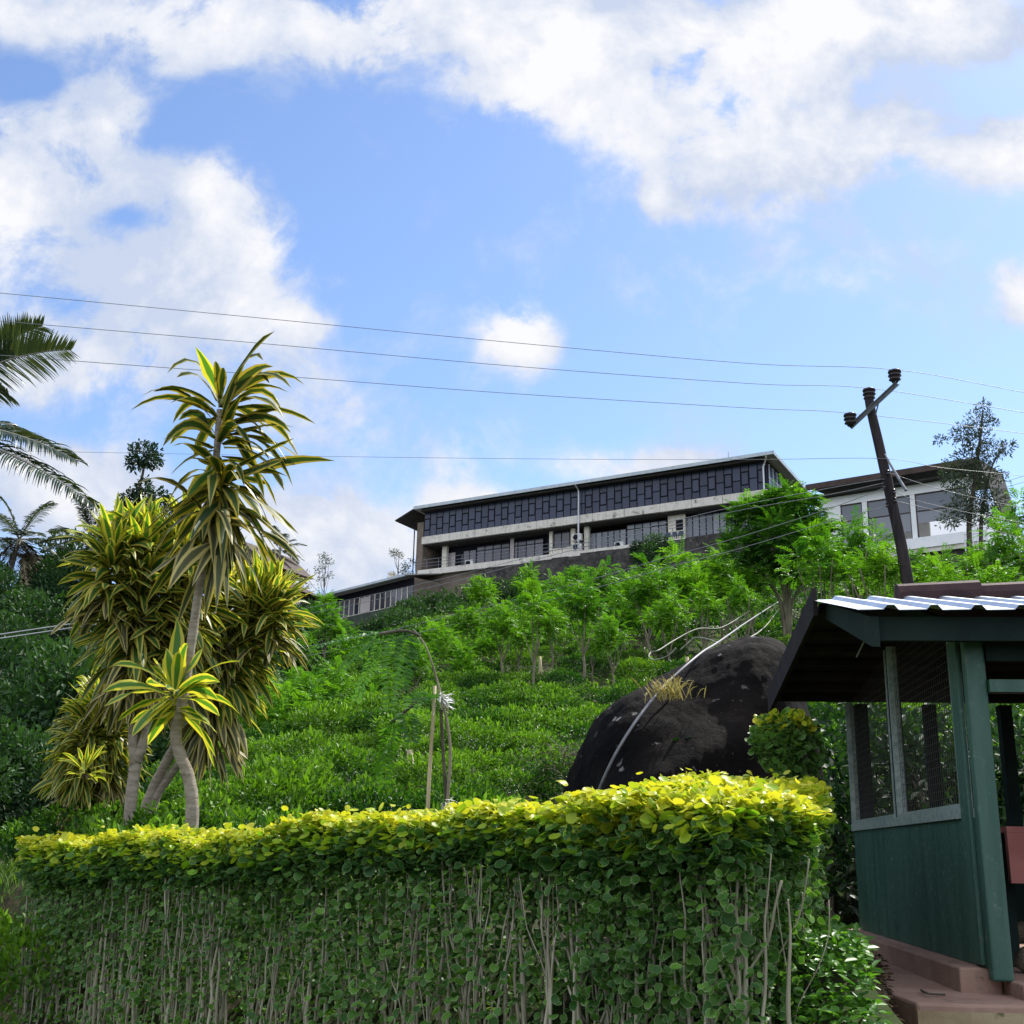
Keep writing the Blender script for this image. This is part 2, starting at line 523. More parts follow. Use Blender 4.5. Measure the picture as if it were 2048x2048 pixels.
class MB:
    def __init__(s):
        s.v, s.f, s.t = [], [], []

    def add(s, vs_, fs, tint=0.5):
        o = len(s.v)
        s.v += [tuple(p) for p in vs_]
        s.t += [tint] * len(vs_)
        s.f += [tuple(i + o for i in f) for f in fs]
        return s

    def box(s, x0, x1, y0, y1, z0, z1, tint=0.5):
        vs_ = [(x0, y0, z0), (x1, y0, z0), (x1, y1, z0), (x0, y1, z0), (x0, y0, z1), (x1, y0, z1), (x1, y1, z1), (x0, y1, z1)]
        return s.add(vs_, [(0, 3, 2, 1), (4, 5, 6, 7), (0, 1, 5, 4), (1, 2, 6, 5), (2, 3, 7, 6), (3, 0, 4, 7)], tint)

    def prism(s, poly, vec, tint=0.5):
        """closed plate: polygon (list of 3D points) extruded by vec"""
        n = len(poly)
        a = [Vector(p) for p in poly]
        b = [p + Vector(vec) for p in a]
        fs = [tuple(range(n)), tuple(range(2 * n - 1, n - 1, -1))]
        for i in range(n):
            j = (i + 1) % n
            fs.append((i, i + n, j + n, j))
        return s.add(a + b, fs, tint)

    def tube(s, pts, r, n=6, tint=0.5, cap=True):
        pts = [Vector(p) for p in pts]
        rs = r if isinstance(r, (list, tuple)) else [r] * len(pts)
        prev = None
        rings = []
        for i, p in enumerate(pts):
            t = (pts[min(i + 1, len(pts) - 1)] - pts[max(i - 1, 0)]).normalized()
            if prev is None:
                a = t.orthogonal().normalized()
            else:
                a = (prev - t * prev.dot(t)).normalized()
            prev = a
            b = t.cross(a)
            rings.append([p + (a * math.cos(2 * math.pi * k / n) + b * math.sin(2 * math.pi * k / n)) * rs[i] for k in range(n)])
        vs_ = [q for rg in rings for q in rg]
        fs = []
        for i in range(len(pts) - 1):
            for k in range(n):
                k2 = (k + 1) % n
                fs.append((i * n + k, i * n + k2, (i + 1) * n + k2, (i + 1) * n + k))
        if cap:
            fs.append(tuple(range(n - 1, -1, -1)))
            fs.append(tuple((len(pts) - 1) * n + k for k in range(n)))
        return s.add(vs_, fs, tint)

    def lathe(s, c, prof, n=14, axis=None):
        ax = Vector(axis or (0, 0, 1)).normalized()
        a = ax.orthogonal().normalized()
        b = ax.cross(a)
        c = Vector(c)
        vs_ = [c + ax * z + (a * math.cos(2 * math.pi * k / n) + b * math.sin(2 * math.pi * k / n)) * r for (r, z) in prof for k in range(n)]
        fs = []
        for i in range(len(prof) - 1):
            for k in range(n):
                k2 = (k + 1) % n
                fs.append((i * n + k, i * n + k2, (i + 1) * n + k2, (i + 1) * n + k))
        fs.append(tuple(range(n - 1, -1, -1)))
        fs.append(tuple((len(prof) - 1) * n + k for k in range(n)))
        return s.add(vs_, fs)

    def build(s, name, mat, parent=None, smooth=False, bevel=0.0, origin=None):
        me = bpy.data.meshes.new(name)
        v = s.v
        if origin is not None:
            v = [(p[0] - origin[0], p[1] - origin[1], p[2] - origin[2]) for p in v]
        me.from_pydata(v, [], s.f)
        at = me.attributes.new('tint', 'FLOAT', 'POINT')
        at.data.foreach_set('value', s.t)
        if smooth:
            me.polygons.foreach_set('use_smooth', [True] * len(me.polygons))
        me.materials.append(mat)
        me.update()
        o = obj(name, me, parent)
        if origin is not None:
            o.location = origin
        if bevel:
            bm_ = o.modifiers.new('edge', 'BEVEL')
            bm_.width = bevel
            bm_.segments = 2
            bm_.limit_method = 'ANGLE'
        return o


def smooth_path(pts, n=6):
    """Catmull-Rom through the points"""
    pts = [Vector(p) for p in pts]
    out = []
    for i in range(len(pts) - 1):
        p0, p1, p2, p3 = pts[max(i - 1, 0)], pts[i], pts[i + 1], pts[min(i + 2, len(pts) - 1)]
        for k in range(n):
            t = k / n
            out.append(0.5 * ((2 * p1) + (p2 - p0) * t + (2 * p0 - 5 * p1 + 4 * p2 - p3) * t * t + (3 * p1 - p0 - 3 * p2 + p3) * t ** 3))
    out.append(pts[-1])
    return out


# ---- leaves (numpy)
def norm(a):
    return a / np.maximum(np.linalg.norm(a, axis=-1, keepdims=True), 1e-9)


DIAMOND = (np.array([(0, 0, 0), (-.5, .42, .10), (0, 1, -.04), (.5, .42, .10)]), np.array([(0, 3, 2), (0, 2, 1)]), None)
OVAL = (np.array([(0, 0, 0), (.40, .28, .08), (.42, .62, .06), (0, 1, -.10), (-.42, .62, .06), (-.40, .28, .08)]),
        np.array([(0, 1, 2, 3), (0, 3, 4, 5)]), None)


def round_leaf(cup=.10, cx=1.06, n=16):
    v = [(0, .45, -.07)]
    st = [0.0]
    for ring, s in ((.80, .55), (1.0, 1.0)):
        for k in range(n):
            a = -math.pi / 2 + 2 * math.pi * (k + .0) / n
            rr = .5 * ring * (0.72 if k == 0 else (1.0 + .035 * (-1) ** k))
            v.append((rr * math.cos(a) * cx, .48 + rr * math.sin(a), cup * ring * ring - .05 + (.09 * math.cos(2 * a) * ring if cup < 0 else 0)))
            st.append(s)
    f = []
    for k in range(n):
        k2 = (k + 1) % n
        f.append((0, 1 + k, 1 + k2))
        f.append((1 + k, 1 + n + k, 1 + n + k2))
        f.append((1 + k, 1 + n + k2, 1 + k2))
    return np.array(v), np.array(f), np.array(st)


ROUND = round_leaf()
ROUND_B = round_leaf(-.12, .92)


def leaves(pos, dirs, nrm, L, W, tmpl, tint=None, rng=nr):
    """N leaves: base position, pointing direction, face normal, length, width"""
    tv, tf, ts = tmpl
    N = len(pos)
    d = norm(dirs)
    x = np.cross(d, nrm)
    bad = np.linalg.norm(x, axis=1) < 1e-3
    x[bad] = np.cross(d[bad], np.array([[.3, .8, .5]]))
    x = norm(x)
    z = np.cross(x, d)
    L = np.broadcast_to(np.asarray(L, float), (N,))[:, None, None]
    W = np.broadcast_to(np.asarray(W, float), (N,))[:, None, None]
    V = pos[:, None, :] + x[:, None, :] * tv[None, :, 0:1] * W + d[:, None, :] * tv[None, :, 1:2] * L + z[:, None, :] * tv[None, :, 2:3] * L
    F = (tf[None] + (np.arange(N) * len(tv))[:, None, None]).reshape(-1, tf.shape[1])
    t = rng.random(N) if tint is None else tint
    A = {'tint': np.repeat(np.clip(t, 0, 1), len(tv))}
    if ts is not None:
        A['stripe'] = np.tile(ts, N)
    return V.reshape(-1, 3), F, A


def join(parts):
    Vs, Fs, o = [], [], 0
    A = {}
    for (v, f, a) in parts:
        Vs.append(v)
        Fs.append(f + o)
        o += len(v)
        for k in a:
            A.setdefault(k, []).append(a[k])
    return np.concatenate(Vs), np.concatenate(Fs), {k: np.concatenate(x) for k, x in A.items()}


def ribbons(p0, d0, L, W, droop, S=7, across=(-1, -.5, 0, .5, 1), tint=None, fold=.25, wave=.25, rng=nr, prof=None):
    """strap leaves that bend down under their weight"""
    N = len(p0)
    t = np.linspace(0, 1, S)
    down = np.array([0, 0, -1.0])
    d0 = norm(d0)
    dirs = norm(d0[:, None, :] + (droop[:, None] * t[None] ** 1.4)[..., None] * down)
    step = (L / (S - 1))[:, None, None]
    pos = p0[:, None, :] + np.concatenate([np.zeros((N, 1, 3)), np.cumsum(dirs[:, :-1] * step, axis=1)], axis=1)
    az = np.arctan2(d0[:, 1], d0[:, 0])
    side = np.stack([-np.sin(az), np.cos(az), np.zeros(N)], 1)
    side = side[:, None, :] + 0 * dirs
    tw = rng.normal(0, .45, N)[:, None] * (0.4 + t[None]) + rng.normal(0, .8, N)[:, None] * t[None] ** 2
    nrm_ = np.cross(dirs, side)
    sd_ = side * np.cos(tw)[..., None] + nrm_ * np.sin(tw)[..., None]
    nr_ = np.cross(dirs, sd_)
    px, py = prof or ([0, .12, .45, .8, 1], [.32, .55, 1, .62, .02])
    w = W[:, None] * np.interp(t, px, py)[None] * .5
    s = np.array(across, float)
    ph = rng.random(N)[:, None] * 6.28
    wv = wave * w * np.sin(9 * t[None] + ph)
    V = (pos[:, :, None, :] + sd_[:, :, None, :] * (w[..., None] * s)[..., None]
         - nr_[:, :, None, :] * (fold * w[..., None] * np.abs(s) - wv[..., None] * s)[..., None])
    k = len(s)
    base = (np.arange(N) * S * k)[:, None, None]
    ii, jj = np.meshgrid(np.arange(S - 1), np.arange(k - 1), indexing='ij')
    q = np.stack([ii * k + jj, ii * k + jj + 1, (ii + 1) * k + jj + 1, (ii + 1) * k + jj], -1).reshape(-1, 4)
    F = (q[None] + base).reshape(-1, 4)
    tn = rng.random(N) if tint is None else tint
    A = {'tint': np.repeat(np.clip(tn, 0, 1), S * k), 'stripe': np.tile(np.abs(s), N * S)}
    return V.reshape(-1, 3), F, A


def rand_dirs(n, rng=nr):
    return norm(rng.normal(size=(n, 3)))


# ------------------------------------------------------------------ terrain
TD = [9, 12, 16, 24, 36, 52, 65, 75, 90, 100, 112, 130, 200, 500]
TU = [-300, 100, 350, 550, 700, 850, 1024, 1400, 1800, 2300]
TZ = np.array([
    [.5, .6, .6, 1.5, 4.4, 10.5, 15.0, 15.5, 15.5, 15.5, 15, 15, 12, 0],
    [.9, 1.35, .9, 1.5, 4.4, 10.5, 15.0, 15.5, 15.5, 15.5, 15, 15, 12, 0],
    [1.0, 1.3, 1.7, 2.4, 4.3, 8.0, 11.5, 14.0, 17.0, 18.5, 19, 19, 14, 0],
    [1.05, 1.4, 1.9, 3.0, 5.0, 8.0, 10.6, 13.0, 16.0, 18.0, 20, 21, 16, 0],
    [1.1, 1.45, 2.0, 3.4, 5.8, 9.2, 12.0, 14.3, 17.7, 20.0, 21, 22, 18, 0],
    [1.15, 1.5, 2.1, 3.6, 6.2, 10.3, 13.6, 16.0, 19.4, 22.0, 25.2, 26, 22, 0],
    [1.15, 1.5, 2.1, 3.6, 6.3, 10.6, 14.3, 17.0, 20.8, 23.2, 25.8, 26.5, 24, 0],
    [1.15, 1.5, 2.1, 3.7, 6.6, 11.3, 15.4, 18.2, 22.4, 24.6, 26.2, 26.5, 24, 0],
    [1.15, 1.5, 2.1, 3.8, 7.0, 12.2, 17.0, 19.8, 22.5, 24.0, 25, 25, 22, 0],
    [1.15, 1.5, 2.1, 3.8, 7.0, 12.2, 17.0, 19.8, 22.5, 24.0, 25, 25, 22, 0]])
HA, HB = Vector((-3.73, 9.5)), Vector((0.92, 4.7))          # hedge front line
hdir = (HB - HA).normalized()
hnrm = Vector((-hdir.y, hdir.x))
if hnrm.y < 0:
    hnrm = -hnrm


def ground(x, y):
    x = np.asarray(x, float)
    y = np.asarray(y, float)
    yy = np.clip(y, 9, 400)
    u = 1024 + FPX * x / yy * 0.985 
    fu = np.interp(u, TU, np.arange(len(TU)))
    fd = np.interp(yy, TD, np.arange(len(TD)))
    i = np.clip(fu.astype(int), 0, len(TU) - 2)
    j = np.clip(fd.astype(int), 0, len(TD) - 2)
    a, b = fu - i, fd - j
    z = (TZ[i, j] * (1 - a) * (1 - b) + TZ[i + 1, j] * a * (1 - b) + TZ[i, j + 1] * (1 - a) * b + TZ[i + 1, j + 1] * a * b)
    s = (x - HA.x) * hnrm.x + (y - HA.y) * hnrm.y           # >0: behind the hedge front
    zn = np.interp(x, [-12, -6, -4.2, -3, -1.5, .9, 1.4, 1.75, 2.1, 9], [-1.0, -.12, .22, .28, .46, .74, .82, .66, .42, .42])
    zn = zn * np.clip((y - 1.0) / 3.0, 0, 1)
    right = np.clip((x - 1.55) / .5, 0, 1)
    w = np.clip((s - .1) / .6, 0, 1)
    wr = np.clip((y - 11.2) / 1.6, 0, 1)
    w = w * (1 - right) + wr * right
    w = w * w * (3 - 2 * w)
    lump = (np.sin(x * 1.7 + 1) * np.cos(y * 1.3) * .05 + np.sin(x * .43) * np.sin(y * .37 + 2) * .22) * np.clip((y - 9) / 14, 0, 1)
    return zn * (1 - w) + z * w + lump


def gz(x, y):
    return float(ground(x, y))


xs = np.concatenate([np.linspace(-900, -130, 12), np.linspace(-120, -34, 30), np.arange(-33, 42, .5), np.linspace(42.5, 130, 30), np.linspace(150, 900, 12)])
ys = np.concatenate([np.linspace(-600, -12, 12), np.arange(-10, 20, .4), np.arange(20, 112, .8), np.linspace(114, 400, 30), np.linspace(450, 1500, 8)])
GX, GY = np.meshgrid(xs, ys, indexing='ij')
GZ = ground(GX, GY)
n0, n1_ = GX.shape
idx = np.arange(n0 * n1_).reshape(n0, n1_)
FQ = np.stack([idx[:-1, :-1], idx[1:, :-1], idx[1:, 1:], idx[:-1, 1:]], -1).reshape(-1, 4)
tag(obj('ground', np_mesh('ground', np.stack([GX, GY, GZ], -1), FQ, M['ground'], smooth=True)), kind='structure')

# ------------------------------------------------------------------ main building on the ridge
A_ = P(847, 1074.6, 109.5)
B_ = P(1533, 979, 92.0)
ZP = (A_.z + B_.z) / 2
LB = math.hypot(B_.x - A_.x, B_.y - A_.y)
RZ = math.atan2(B_.y - A_.y, B_.x - A_.x)


def along(u, v=1050, y=0.0, o=A_, rz=RZ):
    """distance along a facade (y metres behind it) where photo column u meets it"""
    q = P(u, v, 1.0)
    k = q.x
    ox, oy = o.x - y * math.sin(rz), o.y + y * math.cos(rz)
    return (k * oy - ox) / (math.cos(rz) - k * math.sin(rz))


def up(u, v, x, o=A_, rz=RZ, y=0.0):
    """height where photo pixel (u, v) meets the facade at x"""
    yy = o.y + x * math.sin(rz) + y * math.cos(rz)
    return P(u, v, yy).z


PH = 2.42
ZF = ZP - 3.45                    # balcony floor
bld = empty('factory_building', (A_.x, A_.y, 0), RZ, 'long two storey building with a band of dark blue staggered glass panels under its roof', 'building')
MB().box(0, LB, .14, 10.4, ZP - .1, ZP + PH + .15).build('upper_wall', M['dark_frame'], bld)
# curtain wall of staggered panes
NC = 47
cw = LB / NC
fr = MB().box(0, LB, .05, .139, ZP, ZP + PH)
pn = MB()
pipe_x = along(1160)
vents = []
open_cols = {int(along(1028, 1030) / cw): 'out', int(along(1139, 1005) / cw): 'out', int(along(1287, 1000) / cw): 'in', int(along(1318, 995) / cw): 'in', int(along(1349, 990) / cw): 'in'}
for c in range(NC):
    x0, x1 = c * cw + .05, (c + 1) * cw - .05
    shift = rnd.uniform(-.03, .03)
    if c % 2 == 0:
        cuts = [(0, .27), (.27, .74), (.74, 1)]
    else:
        cuts = [(0, .47 + shift), (.47 + shift, 1)]
    for k, (a, b) in enumerate(cuts):
        z0, z1 = ZP + PH * a + .05, ZP + PH * b - .05
        tn = rnd.random() * .7 + (.3 if x0 < pipe_x else 0)  # left of the pipe a stronger sky reflection is put into the tint
        if c % 2 == 0 and k == 1:
            z0 += .03
            z1 -= .03
            if c in open_cols:
                vents.append((x0, x1, z0, z1, open_cols[c]))
                continue
            pn.box(x0 + .05, x1 - .05, .0, .05, z0, z1, tn)
        else:
            pn.box(x0, x1, .015, .05, z0, z1, tn)
cwall = fr.build('curtain_wall', M['dark_frame'], bld)
pn.build('pane', M['panel_glass'], cwall)
for (x0, x1, z0, z1, how) in vents:
    m = MB()
    if how == 'out':
        m.prism([(x0, -.02, z1), (x1, -.02, z1), (x1, -.50, z0), (x0, -.50, z0)], (0, .05, 0), .95)
        m.build('vent_window', M['window_grey'], cwall)
    else:
        m.prism([(x0 + .04, -.0, z1), (x1 - .04, -.0, z1), (x1 - .04, -.16, z0 + .1), (x0 + .04, -.16, z0 + .1)], (0, .05, 0), .6)
        m.build('vent_window', M['panel_glass'], cwall)
# concrete band under the panes
fb = MB()
x = -.1
while x < LB:
    x2 = min(x + rnd.uniform(2.6, 3.4), LB + .1)
    fb.box(x, x2 - .03, -.16 + rnd.uniform(0, .02), .138, ZP - .74 + rnd.uniform(0, .03), ZP - .004)
    x = x2
fb.build('concrete_band', M['fascia'], bld)
# roof with overhangs
zt = ZP + PH
roof = MB().prism([(-.55, -.95, zt + .30), (LB + .95, -.95, zt + .40), (LB + .95, 11.6, zt - .55), (-.55, 11.6, zt - .65)], (0, 0, .10)).build('roof', M['roof_grey'], bld)
MB().box(-.6, LB + .98, -1.03, -.952, zt + .20, zt + .50).prism([(LB + .951, -.95, zt + .24), (LB + .951, 11.6, zt - .72), (LB + .951, 11.6, zt - .42), (LB + .951, -.95, zt + .54)], (.08, 0, 0)).build('roof_edge', M['roof_edge'], roof)
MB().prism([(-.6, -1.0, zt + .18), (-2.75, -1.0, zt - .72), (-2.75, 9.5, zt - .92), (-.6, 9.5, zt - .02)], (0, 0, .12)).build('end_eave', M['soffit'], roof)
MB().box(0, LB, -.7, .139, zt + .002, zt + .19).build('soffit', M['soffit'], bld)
# end wall glazing on the right gable
ew = MB().box(LB + .002, LB + .06, .5, 8.6, ZP + .1, zt - .05).build('end_window', M['panel_glass'], bld)
m = MB()
for k in range(9):
    m.box(LB + .061, LB + .12, .6 + k, .68 + k, ZP + .1, zt - .05 - .06 * k)
m.box(LB + .061, LB + .11, .5, 8.6, ZP + 1.15, ZP + 1.22)
m.build('mullion', M['steel_rail'], ew)
# left end wall
MB().box(-.75, -.02, -.05, 10.2, ZF - 9.0, zt - .9).build('side_wall', M['brown_wall'], bld)
# lower storey
zc = ZP - .745
MB().box(0, LB, 3.2, 10.3, ZF - 6, zc).build('lower_wall', M['brown_wall'], bld)
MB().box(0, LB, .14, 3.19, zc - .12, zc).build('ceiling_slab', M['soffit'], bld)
MB().box(-.01, LB, -.75, 3.19, ZF - .55, ZF).build('balcony_slab', M['fascia'], bld)
MB().box(0, LB, -.35, 3.19, ZF - 5.5, ZF - .552).build('base_wall', M['brown_wall'], bld)


def bay(u0, u1, zlo, zhi, yy, cols, gm, tr=0.0, name='window', parent=None):
    x0, x1 = along(u0, 1110, yy), along(u1, 1110, yy)
    f = MB()
    w = (x1 - x0) / cols
    f.box(x0 - .06, x1 + .06, yy, yy + .1, zlo - .06, zlo).box(x0 - .06, x1 + .06, yy, yy + .1, zhi, zhi + .06)
    for k in range(cols + 1):
        f.box(x0 + k * w - .035, x0 + k * w + .035, yy + .003, yy + .097, zlo, zhi)
    if tr:
        f.box(x0, x1, yy + .006, yy + .09, zlo + tr, zlo + tr + .06)
    fo = f.build(name, M['dark_frame'], parent or bld)
    g = MB()
    for k in range(cols):
        g.box(x0 + k * w + .03, x0 + (k + 1) * w - .03, yy + .04, yy + .06, zlo, zhi, rnd.random())
    g.build('pane', gm, fo)
    return fo


def colm(u0, u1, yy, z0=None, z1=None, mat='plaster', name='column', d=.35):
    MB().box(along(u0, 1110, yy), along(u1, 1110, yy), yy, yy + d, z0 or ZF + .002, z1 or zc - .122).build(name, M[mat], bld)


hh = zc - .12 - ZF
colm(884, 893, 1.0)
MB().box(along(896, 1120, 1.6), along(910, 1120, 1.6), 1.6, 1.66, ZF + .01, ZF + hh * .78).build('door', M['curtain'], bld)
MB().box(along(880, 1120, 1.7), along(1100, 1120, 1.7), 1.7, 3.1, ZF + .003, zc - .123).build('room_wall', M['dark_frame'], bld)
bay(926, 952, ZF + .3, ZF + 2.0, 1.55, 2, M['window_glass'], 0)
bay(953, 1086, ZF + .3, ZF + hh * .86, 1.5, 8, M['window_glass'], 1.5)
colm(1020, 1027, 1.38, mat='curtain', d=.1)
colm(1098, 1104, .8)
bay(1106, 1139, ZF + 1.0, ZF + hh * .95, 1.0, 2, M['window_glass'], 0)
MB().box(along(1098, 1120, .9), along(1150, 1120, .9), .9, .99, ZF + .004, ZF + .95).build('parapet', M['plaster'], bld)
colm(1141, 1149, .8)
colm(1168, 1177, .8)
bay(1180, 1252, ZF + .1, ZF + 2.0, 1.2, 6, M['window_grey'], 0)
bay(1254, 1334, ZF + .4, ZF + hh * .9, 1.2, 5, M['window_grey'], 1.5)
MB().box(along(1254, 1120, 1.1), along(1340, 1120, 1.1), 1.1, 1.19, ZF + .003, ZF + .33).build('parapet', M['plaster'], bld)
colm(1337, 1371, .9)
MB().box(along(1352, 1060, .86), along(1366, 1060, .86), .86, .899, ZF + 1.2, ZF + 2.1).build('window', M['dark_frame'], bld)
bay(1373, 1455, ZF + .45, ZF + hh * .92, 1.2, 6, M['window_grey'], 0)
bay(1458, 1528, ZF + .45, ZF + hh * .92, 1.2, 5, M['window_grey'], 0)
MB().box(along(1373, 1120, 1.1), along(1530, 1120, 1.1), 1.1, 1.19, ZF + .003, ZF + .40).build('parapet', M['plaster'], bld)
# railing
m = MB()
x = -.3
while x < LB:
    m.box(x - .02, x + .02, -.71, -.67, ZF + .003, ZF + .95)
    x += 1.32
for z in (.97, .62, .32):
    m.box(-.4, LB, -.715 + z * .01, -.665 + z * .01, ZF + z, ZF + z + .032)
m.build('railing', M['steel'], bld)
# rainwater pipes
px_ = pipe_x
MB().tube([(px_, -.95, zt + .2), (px_, -.35, zt - .15), (px_, -.30, zt - .4), (px_, -.30, ZF - .9)], .075, 8).build('downpipe', M['steel_rail'], bld)
MB().tube([(LB + .4, -.95, zt + .15), (LB + .02, -.28, zt - .25), (LB - .12, -.26, zt - .5), (LB - .12, -.26, ZP - .6)], .07, 8).build('downpipe', M['steel_rail'], bld)
MB().tube([(-1.2, -.4, zt - .95), (-.95, -.2, zt - 1.1), (-.92, -.2, ZF - 5)], .06, 8).tube([(-1.25, -.45, zt - .5), (-1.2, -.4, zt - .95)], .05).build('downpipe', M['dark_frame'], bld)
for (u, zz) in ((1016, 1.3), (1453, 1.7)):
    MB().tube([(along(u), 1.0, zt + .2), (along(u), 1.0, zt + zz)], .022, 5).build('lightning_rod', M['steel'], roof)


def ac_unit(u, z, y, lab, grp='air conditioner units on the balcony'):
    w = Matrix.Rotation(RZ, 3, 'Z') @ Vector((along(u, 1110, y), y, 0))
    o = empty('air_conditioner', (A_.x + w.x, A_.y + w.y, z), RZ, lab, 'air conditioner', grp)
    MB().box(-.42, .42, 0, .32, .02, .66).build('casing', M['ac'], o, bevel=.02)
    MB().lathe((-.1, -.002, .34), [(.27, 0), (.27, .012), (.05, .016)], 18, (0, -1, 0)).build('fan_grille', M['dark_frame'], o)
    for fx in (-.36, .30):
        MB().box(fx, fx + .06, .02, .3, 0, .02).build('foot', M['steel'], o)


ac_unit(938, ZF + .004, .1, 'white outdoor air conditioner box below the bluish window near the left end of the balcony')
ac_unit(1153, ZF + .35, .3, 'lower of two air conditioner boxes stacked beside the long white downpipe')
ac_unit(1153, ZF + 1.25, .3, 'upper of two air conditioner boxes stacked beside the long white downpipe')
ac_unit(1237, ZF + .004, .2, 'white air conditioner box standing before the sliding doors right of the downpipe')
for k, u in enumerate((1334, 1347, 1360)):
    w = Matrix.Rotation(RZ, 3, 'Z') @ Vector((along(u, 1100, -.3), -.4, 0))
    o = empty('garden_chair', (A_.x + w.x, A_.y + w.y, ZF + .003), RZ, ['leftmost', 'middle', 'rightmost'][k] + ' of three dark blue chairs in a row on the balcony edge', 'chair', 'dark blue chairs on the balcony')
    MB().box(-.24, .24, -.1, .34, .40, .44).build('seat', M['chair_blue'], o, bevel=.015)
    MB().prism([(-.24, .34, .45), (.24, .34, .45), (.26, .40, .72), (.14, .44, .84), (-.14, .44, .84), (-.26, .40, .72)], (0, .03, 0)).build('backrest', M['chair_blue'], o)
    for sx in (-.2, .2):
        for sy in (-.06, .3):
            MB().box(sx - .02, sx + .02, sy - .02, sy + .02, 0, .40).build('leg', M['chair_blue'], o)

# retaining wall of dark stone under the terrace
m = MB()
rw0, rw1 = along(965, 1150, -1.0), LB + 3
x = rw0
while x < rw1:
    x2 = x + rnd.uniform(1.0, 2.2)
    top = ZF - .62 + rnd.uniform(-.12, .10) + .028 * (x - rw0)
    m.prism([(x, -1.3 + rnd.uniform(-.06, .06), ZF - 5.5), (x2, -1.3, ZF - 5.5), (x2, -.9, top), (x, -.9 + rnd.uniform(-.05, .05), top)], (0, .45, 0))
    x = x2
o = m.build('retaining_wall', M['ret_wall'], None)
o.location = (A_.x, A_.y, 0)
o.rotation_euler = (0, 0, RZ)
tag(o, 'rough black stone retaining wall under the white balcony edge', 'retaining wall')

# ------------------------------------------------------------------ long low building left of it
C_ = P(536, 1240, 124.0)
D_ = P(828, 1180, 105.5)
LL = math.hypot(D_.x - C_.x, D_.y - C_.y)
RL = math.atan2(D_.y - C_.y, D_.x - C_.x)
ze = P(760, 1173, C_.y + (D_.y - C_.y) * .77).z
low = empty('low_building', (C_.x, C_.y, 0), RL, 'long low building with a grey sheet roof and a row of white framed windows', 'building')
rf = MB().prism([(-.5, -1.1, ze), (LL, -1.1, ze), (LL, 3.6, ze + .95), (-.5, 3.6, ze + .95)], (0, 0, .10)).build('roof', M['roof_grey'], low)
MB().box(-.5, LL, -1.2, -1.102, ze - .10, ze + .12).build('gutter', M['roof_edge'], rf)
MB().box(-.3, LL - .05, 3.3, 3.8, ze + 1.053, ze + 1.14).build('ridge_cap', M['roof_brown'], rf)
vx = along(784, 1150, 2.4, C_, RL)
MB().lathe((vx, 2.4, ze + .6), [(.30, 0), (.30, .5), (.52, .55), (.52, .85), (.30, .92), (.30, 1.1), (.42, 1.12), (.42, 1.3)], 10).build('roof_vent', M['plaster'], rf)
MB().box(0, LL - .02, .0, 6.4, ze - 7.0, ze - .02).build('wall', M['brown_wall'], low)
zw0, zw1 = ze - 2.35, ze - .75
MB().box(0, LL, -.35, -.002, ze - 9, zw0 - .12).build('base_wall', M['green_wall'], low)
MB().box(0, LL, -.06, -.003, zw1, ze - .05).build('lintel', M['dark_frame'], low)
wf_ = MB()
gl = MB()
n = 30
ww = LL / n
for k in range(n):
    wf_.box(k * ww - .05, k * ww + .05, -.12, -.02, zw0, zw1 - .003)
    gl.box(k * ww + .05, (k + 1) * ww - .05, -.06, -.03, zw0, zw1 - .003, rnd.random())
wf_.box(0, LL, -.14, -.01, zw0 - .10, zw0 - .002)
w_ = wf_.build('window', M['plaster'], low)
gl.build('pane', M['window_glass'], w_)
x0 = along(724, 1200, 0, C_, RL)
MB().box(x0, x0 + 1.6, -.18, -.145, zw0, zw1 - .1).build('shutter', M['curtain'], low)

# two tiered house behind the striped trees
hs = empty('gabled_house', P(508, 1186, 112), R(-28), 'white walled house with two tiers of brown roof behind the striped trees', 'house')
zb = hs.location.z
zz = lambda v, d=112: P(575, v + 6, d).z - zb
MB().box(-5, 1.0, 0, 6, -6, zz(1142)).build('wall', M['white_wall'], hs)
MB().prism([(-6, -1.2, zz(1092) + 1.2), (-1.0, -1.2, zz(1092) + .6), (1.9, -1.2, zz(1128)), (-6, -1.2, zz(1128))], (0, 8, 0)).build('roof', M['roof_brown'], hs)
MB().prism([(-1.2, -1.4, zz(1139)), (0.4, -1.4, zz(1139)), (4.4, -1.4, zz(1178)), (-1.2, -1.4, zz(1178))], (0, 7, 0)).build('porch_roof', M['roof_brown'], hs)

# ------------------------------------------------------------------ white building on the right
E_ = P(1652, 1010, 75.5)
F_ = P(1950, 965, 70.0)
LR = math.hypot(F_.x - E_.x, F_.y - E_.y)
RR = math.atan2(F_.y - E_.y, F_.x - E_.x)
zr = P(1800, 957, E_.y + (F_.y - E_.y) * .5).z
wb = empty('pavilion_building', (E_.x, E_.y, 0), RR, 'white walled building with very large windows and a brown roof above the young trees', 'building')
al = lambda u, v=1040, y=0: along(u, v, y, E_, RR)
rf = MB().prism([(-.9, -1.0, zr), (LR + .5, -1.0, zr), (LR + .5, 5.5, zr + .9), (-.9, 5.5, zr + .9)], (0, 0, .14)).build('roof', M['roof_brown'], wb)
MB().box(-.95, LR + .52, -1.12, -1.002, zr - .20, zr + .20).build('fascia_board', M['roof_brown'], rf)
MB().prism([(LR + .52, -1.0, zr + .1), (LR + 1.3, -1.0, zr - 3.2), (LR + 1.3, 5.4, zr - 3.2), (LR + .52, 5.4, zr + .9)], (.10, 0, 0)).build('end_eave', M['soffit'], rf)
MB().prism([(-.6, -.7, zr - .62), (LR + .3, -.7, zr - .62), (LR + .3, 5, zr - .1), (-.6, 5, zr - .1)], (0, 0, .1)).build('soffit', M['soffit'], wb)
